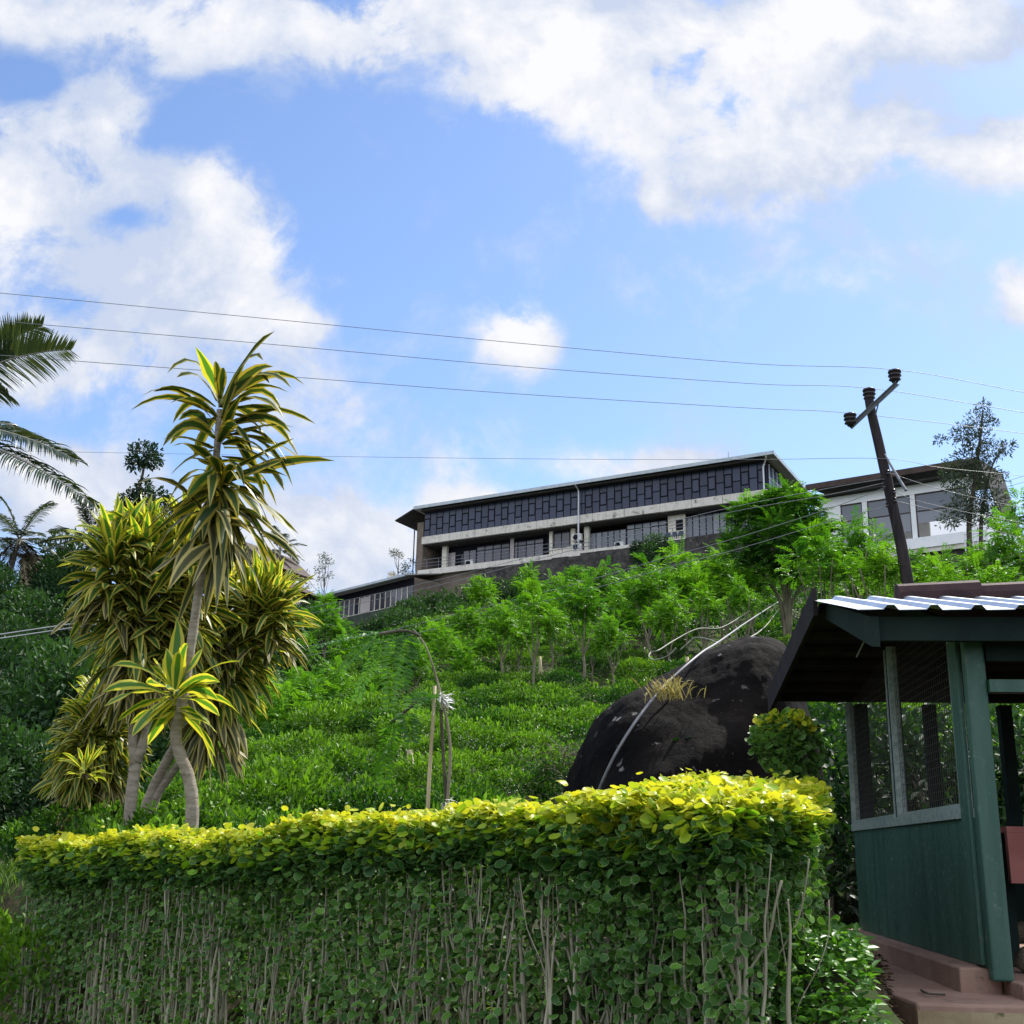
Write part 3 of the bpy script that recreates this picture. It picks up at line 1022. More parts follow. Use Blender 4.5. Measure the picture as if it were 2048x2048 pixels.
zwt, zwb, zfl = zr - 1.25, zr - 4.2, zr - 4.9
MB().box(-.2, LR, -.05, .2, zwt, zr - .63).build('wall', M['white_wall'], wb)
MB().box(-.2, LR + .4, -.25, .25, zfl, zwb).build('sill_wall', M['white_wall'], wb)
MB().box(-.2, al(1682), .0, .22, zwb + .002, zwt - .002).build('column', M['white_wall'], wb)
for (u0, u1) in ((1726, 1736), (1823, 1833), (1938, 1948)):
    MB().box(al(u0), al(u1), -.03, .22, zwb + .002, zwt - .002).build('column', M['white_wall'], wb)
for k, (u0, u1) in enumerate(((1682, 1726), (1736, 1823), (1833, 1938))):
    x0, x1 = al(u0) + .002, al(u1) - .002
    zo = zwb + (.0 if k == 0 else .55 if k == 1 else 1.0)
    f = MB().box(x0, x0 + .06, .02, .12, zwb + .003, zwt - .003).box(x1 - .06, x1, .02, .12, zwb + .003, zwt - .003)
    f.box(x0 + .06, x1 - .06, .02, .12, zwt - .08, zwt - .003)
    f.box(x0 + .06, x1 - .06, .025, .115, zwb + 1.75, zwb + 1.83)
    fo = f.build('window', M['roof_brown'], wb)
    g = MB().box(x0 + .06, x1 - .06, .05, .07, zwb + 1.83, zwt - .08, .15).box(x0 + .06, x1 - .06, .05, .07, zo, zwb + 1.75, .85)
    g.build('pane', M['window_grey'], fo)
MB().box(0, al(1820), 4.6, 4.8, zfl, zr - .4).build('back_wall', M['white_wall'], wb)
MB().box(0, LR, -.15, 4.8, zfl - .3, zfl - .002).build('floor_slab', M['fascia'], wb)
MB().box(0, LR, .1, 4.6, zfl - 5, zfl - .302).build('base_wall', M['ret_wall'], wb)
x0 = al(1842)
MB().box(x0, x0 + 2.6, 2.0, 2.3, zwb, zwb + .55).build('counter', M['white_wall'], wb)
# balustrade beyond its right end
m = MB()
p0, p1 = P(1930, 1085, 66), P(2090, 1070, 62)
for k in range(19):
    q = p0.lerp(p1, k / 18)
    m.tube([q + Vector((0, 0, -.6)), q + Vector((0, 0, .5))], .022, 5)
for dz in (-.5, .48):
    m.tube([p0 + Vector((0, 0, dz)), p1 + Vector((0, 0, dz))], .03, 5)
for k in (0, 9, 18):
    q = p0.lerp(p1, k / 18)
    m.tube([q + Vector((0, 0, -4)), q + Vector((0, 0, .5))], .04, 5)
tag(m.build('fence', M['steel_rail'], None), 'thin metal railing right of the white building against the sky', 'fence')

# ------------------------------------------------------------------ hut and open pavilion on the left crest
q = P(56, 1165, 66)
hut = empty('small_hut', q, R(12), 'small hut with a pale yellow wall and a blue door under the palms', 'hut')
MB().box(-.55, 1.5, 0, 2.5, -1.2, 1.5).build('wall', M['yellow_wall'], hut)
MB().box(.55, 1.2, -.06, -.002, -1.0, 1.1).build('door', M['blue_paint'], hut)
MB().prism([(-.9, -.5, 1.45), (1.9, -.5, 1.45), (1.9, 3, 2.0), (-.9, 3, 2.0)], (0, 0, .1)).build('roof', M['roof_brown'], hut)
q = P(150, 1160, 70)
sh = empty('open_shelter', (q.x, q.y, q.z), R(6), 'open sided shelter with a low brown roof beside the far palms', 'shelter')
zt2 = P(150, 1102, 70).z - q.z
MB().prism([(-1.6, -1.2, zt2 - .75), (4.0, -1.2, zt2 - .85), (3.6, 1.2, zt2 + .1), (-1.2, 1.2, zt2 + .15)], (0, 0, .12)).build('roof', M['roof_brown'], sh)
for px in (-1.2, 1.0, 3.4):
    MB().tube([(px, -.9, -1), (px, -.9, zt2 - .72)], .07, 6).build('post', M['bark_dark'], sh)

# ------------------------------------------------------------------ utility pole
PD = 32.0
base = P(1836, 1330, PD)
base.z = gz(base.x, base.y) - .1
pp = smooth_path([base, P(1820, 1200, PD), P(1806, 1110, PD), P(1794, 1050, PD), P(1775, 965, PD), P(1757, 885, PD), P(1744, 830, PD), P(1737, 793, PD)], 4)
pole = empty('utility_pole', base, 0, 'leaning dark wooden utility pole carrying three insulators on a slanted crossarm', 'utility pole')
loc = lambda q: tuple(Vector(q) - base)
n = len(pp)
MB().tube([loc(q) for q in pp], [i and .175 - .05 * i / n or .18 for i in range(n)], 12).build('pole_shaft', M['pole'], pole, smooth=True)
c0, c1 = P(1700, 855, PD + .2), P(1794, 767, PD - .7)
cdir = (c1 - c0).normalized()
cdn = Vector((0, -1, 0))
cup = cdir.cross(cdn).normalized()
m = MB()
for (o1, h) in ((-.075, .02), (.055, .02)):
    m.prism([loc(c0 + cup * o1), loc(c1 + cup * o1), loc(c1 + cup * (o1 + h)), loc(c0 + cup * (o1 + h))], (0, -.07, 0))
m.prism([loc(c0 + cup * -.055), loc(c1 + cup * -.055), loc(c1 + cup * .055), loc(c0 + cup * .055)], (0, -.012, 0))
m.build('crossarm', M['steel'], pole)
INS = [(.085, 0), (.10, .05), (.17, .08), (.15, .13), (.11, .15), (.11, .17), (.19, .20), (.17, .25), (.12, .27), (.12, .29), (.19, .31), (.18, .36), (.10, .40), (.06, .41)]
ins_pts = []
for (u, v, d) in ((1701, 852, PD + .15), (1739, 802, PD), (1790, 765, PD - .65)):
    q = P(u, v, d)
    tilt = (P(u - 2, v - 40, d) - q)
    m = MB().lathe(loc(q), [(.025, -.05), (.025, .01)] + INS, 16, tilt)
    ins = m.build('insulator', M['porcelain'], pole, smooth=True)
    ins_pts.append(q + tilt.normalized() * .40)
MB().tube([loc(P(1757, 806, PD - .35)), loc(P(1751, 830, PD - .2))], .02, 6).build('brace', M['steel'], pole)
MB().tube([loc(P(1769, 908, PD - .1)), loc(P(1790, 945, PD - .35)), loc(P(1812, 981, PD - .6))], [.03, .04, .045], 7).build('strut', M['steel'], pole)
for (u, v) in ((1776, 945), (1765, 957), (1768, 972), (1788, 983), (1790, 1000), (1775, 1010)):
    q = P(u, v, PD - .22)
    MB().lathe(loc(q), [(.03, -.07), (.055, -.05), (.035, 0), (.055, .05), (.03, .07)], 10).build('bracket', M['porcelain'], pole)


def cable(pts, r, lab, grp=None, name='power_line', mat='wire'):
    q = smooth_path(pts, 8)
    o = MB().tube(q, r, 6).build(name, M[mat], None, smooth=True, origin=tuple(q[0]))
    return tag(o, lab, 'cable', grp)


i0, i1, i2 = ins_pts
cable([P(-500, 540, 27), P(0, 586, 28), P(500, 634, 29), P(1024, 685, 30), P(1500, 727, 31), i2, P(2048, 785, 32), P(2600, 895, 33)], .0085, 'topmost thin power line running from the upper end of the crossarm across the sky', 'power lines')
cable([P(-500, 598, 27), P(0, 642, 28), P(480, 683, 29), P(1024, 732, 30), P(1500, 767, 31), i1, P(2048, 825, 32.5), P(2600, 918, 33.5)], .0085, 'middle thin power line running over the very top of the leaning pole', 'power lines')
cable([P(-500, 672, 27.5), P(138, 721, 28.5), P(600, 755, 29.5), P(1024, 787, 30.5), P(1500, 816, 31.5), i0, P(2048, 867, 33), P(2600, 945, 34)], .0085, 'third thin power line held by the lower end of the crossarm', 'power lines')
cable([P(-400, 895, 46), P(148, 904, 43), P(600, 912, 40), P(1100, 918, 37), P(1500, 919, 35), P(1763, 917, PD - .15), P(1880, 935, 33), P(2048, 952, 34), P(2500, 1000, 35)], .007, 'single faint line crossing the sky just above the dark panelled roof')
cable([P(1766, 958, PD - .25), P(1655, 977, 33), P(1440, 1020, 36), P(1150, 1090, 40), P(850, 1166, 45), P(560, 1226, 50), P(300, 1262, 54), P(-200, 1330, 60)], .010, 'upper of the pair of slack cables sloping across the balcony from the pole', 'slack cables across the hillside')
cable([P(1767, 966, PD - .25), P(1655, 990, 33), P(1440, 1029, 36), P(1150, 1099, 40), P(850, 1177, 45), P(560, 1239, 50), P(300, 1280, 54), P(-200, 1352, 60)], .010, 'lower of the pair of slack cables sloping across the balcony from the pole', 'slack cables across the hillside')
cable([P(1769, 976, PD - .25), P(1650, 1020, 33), P(1480, 1074, 35), P(1350, 1110, 37), P(1150, 1168, 40), P(900, 1232, 44), P(680, 1281, 48), P(300, 1346, 54), P(-200, 1420, 60)], .010, 'slack cable passing just in front of the black retaining wall', 'slack cables across the hillside')
cable([P(1776, 1012, PD - .25), P(1650, 1046, 33), P(1480, 1097, 35), P(1350, 1131, 37), P(1150, 1187, 40), P(900, 1250, 44), P(680, 1300, 48), P(300, 1362, 54), P(-200, 1440, 60)], .010, 'lowest slack cable passing below the black retaining wall', 'slack cables across the hillside')
cable([P(1777, 945, PD - .25), P(1880, 978, 33), P(2048, 1016, 35), P(2400, 1080, 38)], .0085, 'cable leaving the pole to the right over the brown roof', 'cables leaving the pole to the right')
cable([P(1790, 985, PD - .25), P(1860, 1008, 33), P(2048, 1046, 35), P(2400, 1100, 38)], .0085, 'cable leaving the pole to the right past the large windows', 'cables leaving the pole to the right')
cable([P(1792, 1002, PD - .25), P(1880, 1024, 33), P(1980, 1058, 35), P(2400, 1180, 38)], .0085, 'lowest cable leaving the pole to the right before the white columns', 'cables leaving the pole to the right')
cable([P(2400, 860, 42), P(2048, 952, 46), P(1985, 982, 47), P(1890, 1040, 49)], .0085, 'cable rising steeply to the right edge beside the slim grey tree', 'steep cables at the right edge')
cable([P(2400, 872, 42), P(2048, 964, 46), P(1985, 990, 47), P(1890, 1052, 49)], .0085, 'lower cable rising steeply to the right edge beside the slim grey tree', 'steep cables at the right edge')
cable([P(-200, 1300, 24), P(0, 1269, 26), P(205, 1239, 28), P(520, 1196, 32)], .016, 'upper of two pale cables passing behind the striped trees on the left', 'pale cables behind the striped trees')
cable([P(-200, 1306, 24), P(0, 1277, 26), P(205, 1247, 28), P(520, 1204, 32)], .016, 'lower of two pale cables passing behind the striped trees on the left', 'pale cables behind the striped trees')

# ------------------------------------------------------------------ green shed
ZK = 1.07                          # top of the kerb the wall stands on
SA = PZ(1727, 1858, ZK)
SB = PZ(1985, 1936, ZK)
LW = math.hypot(SB.x - SA.x, SB.y - SA.y)
RS = math.atan2(SB.y - SA.y, SB.x - SA.x)
shed = empty('green_shed', (SA.x, SA.y, 0), RS, 'green painted open shed with wire mesh windows and a corrugated metal roof', 'shed')
inv = Matrix.Rotation(-RS, 3, 'Z')


def sl(p):
    """world -> shed coordinates: x along the left wall towards the viewer, y into the shed"""
    q = inv @ (Vector(p) - Vector((SA.x, SA.y, 0)))
    return (q.x, q.y, q.z)


def on_wall(u, v):
    """height on the left wall at photo pixel"""
    x = along(u, v, 0, SA, RS)
    return x, up(u, v, x, SA, RS)


xs0, zs0 = on_wall(1730, 1662)
xs1, zs1 = on_wall(1925, 1638)
ZS = (zs0 + zs1) / 2
ZTOP = P(1780, 1222, SB.y - .30).z - .22
# roof lines first: ridge, eaves
xr = LW - 1.15
zrd = P(1950, 1194, SB.y + 1.15).z
xb = sl(P(1545, 1403, 10.6))
zeb = xb[2]
zf_ = P(1780, 1222, SB.y - .30).z
xf = LW + .40


def under(x):
    """underside of the roof above shed coordinate x"""
    if x < xr:
        return zeb + (zrd - .10 - zeb) * (x - xb[0]) / (xr - xb[0]) - .06
    return zrd - .10 + (zf_ - zrd) * (x - xr) / (xf - xr) - .08


MB().box(0, LW, -.03, .03, ZK, ZS).build('wall_panel', M['green_paint'], shed)
wpost = along(1942, 1640, 0, SA, RS)   # broad board between windows and door post
sill = MB().box(-.01, wpost - .004, -.05, .04, ZS + .001, ZS + .06).build('sill', M['alu'], shed)
MB().box(wpost, LW, -.055, -.0305, ZK + .01, under(LW) - .02).build('corner_board', M['green_dark'], shed, bevel=.006)
MB().box(LW + .014, LW + .10, -.030, .082, ZK - .06, under(LW + .1)).build('corner_post', M['green_dark'], shed, bevel=.012)
xm = along(1806, 1640, 0, SA, RS)
for (x0, x1) in ((.0, xm - .03), (xm + .03, wpost - .005)):
    f = MB().box(x0, x0 + .035, -.045, .02, ZS + .061, under(x0)).box(x0 + .036, x1 - .036, -.045, .02, ZS + .0615, ZS + .085).box(x1 - .035, x1, -.045, .02, ZS + .061, under(x1 - .035))
    fo = f.build('window', M['alu'], shed)
    w = MB()
    k = x0 + .05
    while k < x1 - .04:
        w.box(k, k + .0028, -.012, -.009, ZS + .062, under(k) - .01)
        k += .05
    z = ZS + .08
    while z < under(x0) - .02:
        w.box(x0 + .036, x1 - .036, -.0088, -.006, z, z + .0028)
        z += .05
    w.build('wire_mesh', M['wire_mesh'], fo)
MB().box(xm - .028, xm + .028, -.04, .04, ZS + .061, under(xm)).build('mullion', M['green_board'], shed)
# far side, back and front of the shed
W2 = 5.4
for yy in (W2,):
    MB().box(0, LW, yy - .03, yy + .03, ZK, ZS).build('wall_panel', M['green_paint'], shed)
    for x in (.0, .9, 1.8, 2.6, 3.2):
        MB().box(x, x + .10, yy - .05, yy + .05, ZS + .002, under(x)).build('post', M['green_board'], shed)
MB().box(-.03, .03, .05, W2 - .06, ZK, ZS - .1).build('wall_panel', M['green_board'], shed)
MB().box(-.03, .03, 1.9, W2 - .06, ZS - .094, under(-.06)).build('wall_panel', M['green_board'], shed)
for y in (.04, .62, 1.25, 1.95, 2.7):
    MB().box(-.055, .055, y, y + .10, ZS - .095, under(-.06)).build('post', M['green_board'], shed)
zl0 = P(1990, 1373, SB.y).z
MB().box(LW + .04, LW + .13, .085, W2, zl0 - .05, zl0 + .02).build('door_lintel', M['green_dark'], shed)
MB().box(LW + .05, LW + .12, .085, W2, ZTOP - .02, ZTOP + .12).build('front_beam', M['green_board'], shed)
MB().box(LW + .03, LW + .14, 1.35, 1.48, ZK - .06, ZTOP + .1).build('door_post', M['green_dark'], shed)
# roofs
yl = -.62
rear = MB()
rear.prism([(xr, yl, zrd - .10), (xr, W2 + .7, zrd - .10), (xb[0], W2 + .7, zeb), (xb[0], yl, zeb)], (0, 0, .045))
roof_r = rear.build('rear_roof', M['roof_dark'], shed)
vb = MB().prism([(xr + .1, yl - .03, zrd - .16), (xb[0] - .05, yl - .03, zeb - .10), (xb[0] - .05, yl - .03, zeb + .10), (xr + .1, yl - .03, zrd + .03)], (0, -.03, 0))
vb.build('verge_board', M['roof_dark'], shed)
m = MB()
for k in range(6):
    x = xb[0] + .25 + k * .38
    z = zeb + (zrd - .1 - zeb) * (x - xb[0]) / (xr - xb[0])
    m.box(x, x + .05, yl + .02, W2 + .6, z - .055, z - .006)
m.build('roof_batten', M['roof_dark'], roof_r)


def corrugated(x0, z0, x1, z1, ya, yb, pitch, amp, mat, name, parent):
    """trapezoid profile sheet whose ribs run along x"""
    prof = []
    y = ya
    while y < yb:
        for (dy, h) in ((0, 0), (.60, .1), (.70, 1), (.86, 1), (.96, 0)):
            prof.append((y + dy * pitch, h * amp))
        y += pitch
    V, F = [], []
    n = len(prof)
    th = .004
    for (x, z) in ((x0, z0), (x1, z1)):
        for (yy, h) in prof:
            V.append((x, yy, z + h))
    for (x, z) in ((x0, z0), (x1, z1)):
        for (yy, h) in prof:
            V.append((x, yy, z + h - th))
    for i in range(n - 1):
        F.append((i, n + i, n + i + 1, i + 1))
        F.append((2 * n + i, 2 * n + i + 1, 3 * n + i + 1, 3 * n + i))
        F.append((i, i + 1, 2 * n + i + 1, 2 * n + i))
        F.append((n + i, 3 * n + i, 3 * n + i + 1, n + i + 1))
    return MB().add(V, F).build(name, M[mat], parent)


zin = zrd - .02
corrugated(xf, zf_, xr - .05, zin, yl - .05, W2 + .8, .235, .028, 'zinc', 'metal_roof', shed)
MB().prism([(xr, yl + .03, zrd - .16), (xf - .06, yl + .03, zf_ - .20), (xf - .06, yl + .03, zf_ - .03), (xr, yl + .03, zrd - .05)], (0, .045, 0)).build('verge_beam', M['green_board'], shed)
MB().box(xf - .16, xf - .11, yl + .071, W2 + .7, zf_ - .155, zf_ - .02).build('eave_board', M['green_board'], shed)
for k in range(4):
    y = -.1 + k * 1.1
    z0 = zf_ - .14
    MB().prism([(xf - .165, y, zf_ - .13), (xr, y, zrd - .13), (xr, y, zrd - .05), (xf - .165, y, zf_ - .05)], (0, .05, 0)).build('rafter', M['green_board'], shed)
m = MB()
y = yl + .55
while y < W2 + .7:
    m.tube([(xr - .10, y, zrd + .015), (xr - .10, y + .55, zrd + .03)], [.085, .10], 10)
    y += .5
m.build('ridge_tile', M['ridge'], shed)
MB().tube([sl(P(1733, 1243, 8.3)), sl(P(1733, 1273, 8.3)), sl(P(1713, 1314, 8.4))], .007, 5).build('hook', M['steel'], shed)
# plinth and floor
MB().box(-.08, LW - .02, -.17, .05, ZK - .30, ZK - .003).build('kerb', M['red_floor'], shed, bevel=.012)
MB().box(-.06, LW + .30, .06, W2 + .1, ZK - .35, ZK - .055).build('floor_slab', M['red_floor'], shed, bevel=.01)
bq = sl(PZ(2010, 1765, 1.45))
bench = empty('red_counter', (0, 0, 0), 0, 'faded red painted bench board inside the green shed', 'bench')
bench.location = shed.location
bench.rotation_euler = shed.rotation_euler
zb0, zb1 = P(2030, 1766, SB.y + .6).z, P(2030, 1666, SB.y + .6).z
MB().box(LW - .58, LW - .53, .30, 2.6, zb0, zb1).build('front_board', M['red_bench'], bench)
MB().box(LW - .95, LW - .53, .30, 2.6, zb1 + .001, zb1 + .035).build('top_board', M['red_bench'], bench)
for y in (.32, 2.5):
    MB().box(LW - .9, LW - .82, y, y + .08, ZK - .054, zb1).build('leg', M['green_board'], bench)
for k, (u, v, r) in enumerate(((2029, 1862, .085), (2040, 1915, .075))):
    q = PZ(u, v, ZK + .03)
    bm_v = []
    st_dirs = [Vector((math.sin(a) * math.cos(b), math.cos(a) * math.cos(b), math.sin(b))) for b in np.linspace(-1.5, 1.5, 7) for a in np.linspace(0, 2 * math.pi, 10, endpoint=False)]
    vv = [tuple(dd * r * (1 + .12 * math.sin(7 * dd.x + 5 * dd.y + k))) for dd in st_dirs]
    ff = [(i * 10 + j, i * 10 + (j + 1) % 10, (i + 1) * 10 + (j + 1) % 10, (i + 1) * 10 + j) for i in range(6) for j in range(10)]
    o = MB().add(vv, ff).build('stone', M['stone'], None, smooth=True)
    o.location = (q.x + .05, q.y, ZK - .055 + r * .9)
    tag(o, ['rounded stone on the shed floor behind the corner post', 'smaller rounded stone nearest the door of the shed'][k], 'stone', 'stones on the shed floor')
# raised path in front
ZPATH = .94
pth = [PZ(1742, 1888, ZPATH), PZ(1757, 1950, ZPATH), PZ(1785, 1988, ZPATH), PZ(1832, 2005, ZPATH), PZ(1940, 2009, ZPATH), PZ(2120, 2012, ZPATH), PZ(2500, 2010, ZPATH)]
far = [PZ(2500, 2010, ZPATH) + Vector((1, 6.0, 0)), PZ(1742, 1888, ZPATH) + Vector((.2, 2.5, 0))]
o = MB().prism([tuple(p) for p in pth + far][::-1], (0, 0, -.5)).build('path', M['red_floor'], None, bevel=.015)
tag(o, kind='structure')
fc = [tuple(p + Vector((0, -.012, -.035))) for p in pth[2:]]
fw = MB()
for a, b in zip(fc[:-1], fc[1:]):
    fw.add([a, b, (b[0], b[1], b[2] - .45), (a[0], a[1], a[2] - .45)], [(0, 3, 2, 1)])
tag(fw.build('path_riser', M['earth_concrete'], None), kind='structure')
twig = [PZ(1842, 1980, ZPATH + .012), PZ(1852, 1986, ZPATH + .02), PZ(1868, 1988, ZPATH + .014), PZ(1890, 1989, ZPATH + .012)]
tag(MB().tube(smooth_path(twig, 4), [.006] * 13, 5).build('fallen_twig', M['bark_dark'], None), 'thin dry twig lying on the reddish concrete path', 'twig')
# rough stone edging between hedge bank and path
ed = MB()
ep = smooth_path([PZ(1690, 1872, .98), PZ(1722, 1905, .97), PZ(1737, 1950, .96), PZ(1745, 2000, .93), PZ(1752, 2060, .90), PZ(1756, 2150, .86)], 16)
rows = []
for i, q in enumerate(ep):
    w = .15 + rnd.uniform(-.035, .035)
    dz = rnd.uniform(-.03, .035)
    rows.append([(q.x - 2.2 * w, q.y, q.z - .35), (q.x - 2.0 * w, q.y, q.z + dz - .04), (q.x - w, q.y + rnd.uniform(-.02, .02), q.z + dz + .01), (q.x, q.y, q.z + dz), (q.x + w * .55 + rnd.uniform(-.02, .02), q.y, q.z + dz - .03), (q.x + w * .7, q.y, q.z - .12 + rnd.uniform(-.02, .02)), (q.x + w * .75, q.y, q.z - .5)])
vv = [p for r_ in rows for p in r_]
ff = [(i * 7 + j, i * 7 + j + 1, (i + 1) * 7 + j + 1, (i + 1) * 7 + j) for i in range(len(rows) - 1) for j in range(6)]
N = 2600
ii = nr.integers(0, len(ep), N)
lp = np.array([(ep[i].x, ep[i].y, ep[i].z) for i in ii])
off_ = nr.uniform(-.30, .30, N)
lp[:, 0] += off_
lp[:, 1] += nr.normal(0, .05, N)
lp[:, 2] += np.where(off_ > .10, -.10 - .35 * (off_ - .1), np.where(off_ < -.14, -.03, .012)) + nr.random(N) * .012
lit = leaves(lp, np.stack([nr.normal(0, 1, N), nr.normal(0, 1, N), nr.normal(0, .15, N)], 1), np.array([0, -.1, 1.0]) + nr.normal(0, .35, (N, 3)), nr.uniform(.02, .06, N), nr.uniform(.012, .03, N), OVAL)
tag(obj('leaf_litter', np_mesh('leaf_litter', lit[0], lit[1], M['litter'], lit[2])), kind='stuff')
tag(ed.add(vv, ff).build('stone_edging', M['stone'], None), 'rough mossy stone edging between the leafy bank and the path', 'kerb')

# ================================================================== vegetation
def V3(p):
    return np.array([p[0], p[1], p[2]], float)


# ------------------------------------------------------------------ hedge
def ztop(t):
    return np.interp(t, [0, .3, .54, .575, 1], [1.60, 1.665, 1.685, 1.775, 1.79])


def zbot(t):
    return np.interp(t, [0, 1], [.22, .70])


hl = (HB - HA).length
Q0 = Vector((HB.x, HB.y, 1.79))
q = P(1618, 1600, 6.1)
Q1 = Vector((q.x - .03, q.y, 1.92))
q = P(1590, 1570, 7.6)
Q2 = Vector((q.x, q.y, 2.06))
q = P(1340, 1572, 8.1)
Q3 = Vector((q.x, q.y, 2.08))
segs = [(Vector((HA.x, HA.y)), HB, hnrm, .70, ztop, zbot, 1.0)]


def seg(Ka, Kb, inw, th, zb0, zb1, dn):
    a, b = Vector((Ka.x, Ka.y)), Vector((Kb.x, Kb.y))
    segs.append((a, b, inw.normalized(), th, lambda t: np.interp(t, [0, 1], [Ka.z, Kb.z]), lambda t: np.interp(t, [0, 1], [zb0, zb1]), dn))


d_ = (Vector((Q1.x, Q1.y)) - HB).normalized()
seg(Q0, Q1, Vector((-d_.y, d_.x)), .75, .72, .85, 1.0)
d_ = (Vector((Q2.x, Q2.y)) - Vector((Q1.x, Q1.y))).normalized()
seg(Q1, Q2, Vector((-d_.y, d_.x)), .85, .95, 1.1, .7)
d_ = (Vector((Q3.x, Q3.y)) - Vector((Q2.x, Q2.y))).normalized()
seg(Q3, Q2, Vector((-d_.y, d_.x)) * -1, .6, 1.1, 1.1, .7)
top_parts, side_parts = [], []
for (a, b, inw, th, zt_, zb_, dn) in segs:
    ln = (b - a).length
    dr = np.array([(b - a).x / ln, (b - a).y / ln, 0])
    iw = np.array([inw.x, inw.y, 0])
    a3 = np.array([a.x, a.y, 0])

    def place(N, smin, smax, f_lo, f_hi, power=1.0):
        t = nr.random(N)
        s = smin + (smax - smin) * nr.random(N) ** power
        f = f_lo + (f_hi - f_lo) * nr.random(N)
        z0, z1 = zb_(t), zt_(t)
        ripple = .018 * np.sin(t * ln * 9.0) + .022 * np.sin(t * ln * 3.7 + 1) + .012 * np.sin(t * ln * 23)
        bulge = .05 * np.sin(t * ln * 2.3 + f * 3) + .03 * np.sin(t * ln * 6.1 + f * 9)
        pos = a3 + dr * (t * ln)[:, None] + iw * (s + bulge)[:, None]
        pos[:, 2] = z0 + (z1 - z0) * f + ripple * f
        return pos, t, f, (z1 - z0)
    # side leaves, thinning out towards the bare stems below
    area = ln * 1.2
    N = int(area * 3700 * dn)
    pos, t, f, h = place(N, -.07, .26, .0, .97, 1.15)
    clump = np.sin(t * ln * 5.1 + 1.3) * np.sin(f * 7 + t * ln * 2.1) * .5 + .5
    keep = nr.random(N) < np.clip(.19 + .75 * f ** 1.5 + .36 * (clump - .45) + .22 * (f < .16), .08, 1)
    pos, t, f, h = pos[keep], t[keep], f[keep], h[keep]
    N = len(pos)
    az = nr.normal(0, .75, N)
    out = -iw * np.cos(az)[:, None] + dr * np.sin(az)[:, None]
    dirs = out * .7 + np.array([0, 0, -.45]) + nr.normal(0, .4, (N, 3))
    nrm_ = out * .8 + np.array([0, 0, .75]) + nr.normal(0, .38, (N, 3))
    sz = nr.choice([.026, .035, .046, .062], N, p=[.3, .37, .25, .08]) * nr.uniform(.85, 1.15, N) * np.interp(t, [0, 1], [.84, .95])
    tn = np.clip(nr.beta(1.6, 3.0, N) + .55 * (nr.random(N) < .09), 0, 1)
    ws = sz * nr.uniform(.8, 1.12, N)
    hb = nr.random(N) < .5
    for tm, mk in ((ROUND, hb), (ROUND_B, ~hb)):
        side_parts.append(leaves(pos[mk], dirs[mk], nrm_[mk], sz[mk], ws[mk], tm, tn[mk]))
    # inner leaves
    N = int(ln * 1300 * dn)
    pos, t, f, h = place(N, .2, th, .25, .93)
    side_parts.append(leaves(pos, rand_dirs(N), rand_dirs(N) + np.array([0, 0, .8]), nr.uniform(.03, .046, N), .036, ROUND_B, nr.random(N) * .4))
    # young yellow leaves on the clipped top
    N = int(ln * (th + .12) * 4200 * dn)
    pos, t, f, h = place(N, -.07, th, .945, 1.0)
    pos[:, 2] += np.abs(nr.normal(0, .012, N)) + .05 * (nr.random(N) < .03)
    az = nr.random(N) * 6.28
    dirs = np.stack([np.cos(az), np.sin(az), nr.normal(.25, .35, N)], 1)
    nrm_ = np.array([0, 0, 1.0]) - iw * .25 + nr.normal(0, .42, (N, 3))
    sz = nr.uniform(.026, .058, N)
    tn = np.clip((f - .945) / .055 * .75 + nr.normal(.12, .2, N), 0, 1)
    hb = nr.random(N) < .5
    for tm, mk in ((ROUND, hb), (ROUND_B, ~hb)):
        top_parts.append(leaves(pos[mk], dirs[mk], nrm_[mk], sz[mk], sz[mk] * .95, tm, tn[mk]))
    # greener leaves just below the edge
    N = int(ln * .22 * 3200 * dn)
    pos, t, f, h = place(N, -.09, .10, .80, .95)
    az = nr.normal(0, .7, N)
    out = -iw * np.cos(az)[:, None] + dr * np.sin(az)[:, None]
    sz = nr.uniform(.03, .062, N)
    tn = np.clip((f - .80) / .15 * .45 + nr.normal(0, .16, N) - .12, 0, 1)
    gsel = nr.random(N) < np.clip((f - .82) / .13, .05, .75)
    lv = lambda m_: leaves(pos[m_], (out * .8 + np.array([0, 0, -.2]) + nr.normal(0, .35, (N, 3)))[m_], (out * .6 + np.array([0, 0, .9]) + nr.normal(0, .35, (N, 3)))[m_], sz[m_], sz[m_], ROUND, tn[m_])
    top_parts.append(lv(gsel))
    side_parts.append(lv(~gsel))
hedge = empty('hedge', (HB.x, HB.y, .8), 0, 'long clipped hedge of round leaves with bright yellow top and bare pale stems showing', 'hedge')


def foliage_obj(name, parts, mat, parent=None, origin=None, kind=None):
    v, f, a = join(parts) if isinstance(parts, list) else parts
    if origin is not None:
        v = v - np.array(origin, float)
    o = obj(name, np_mesh(name, v, f, mat, a), parent)
    if kind:
        o['kind'] = kind
    return o


foliage_obj('side_foliage', side_parts, M['hedge_side'], hedge, hedge.location)
foliage_obj('top_foliage', top_parts, M['hedge_top'], hedge, hedge.location)
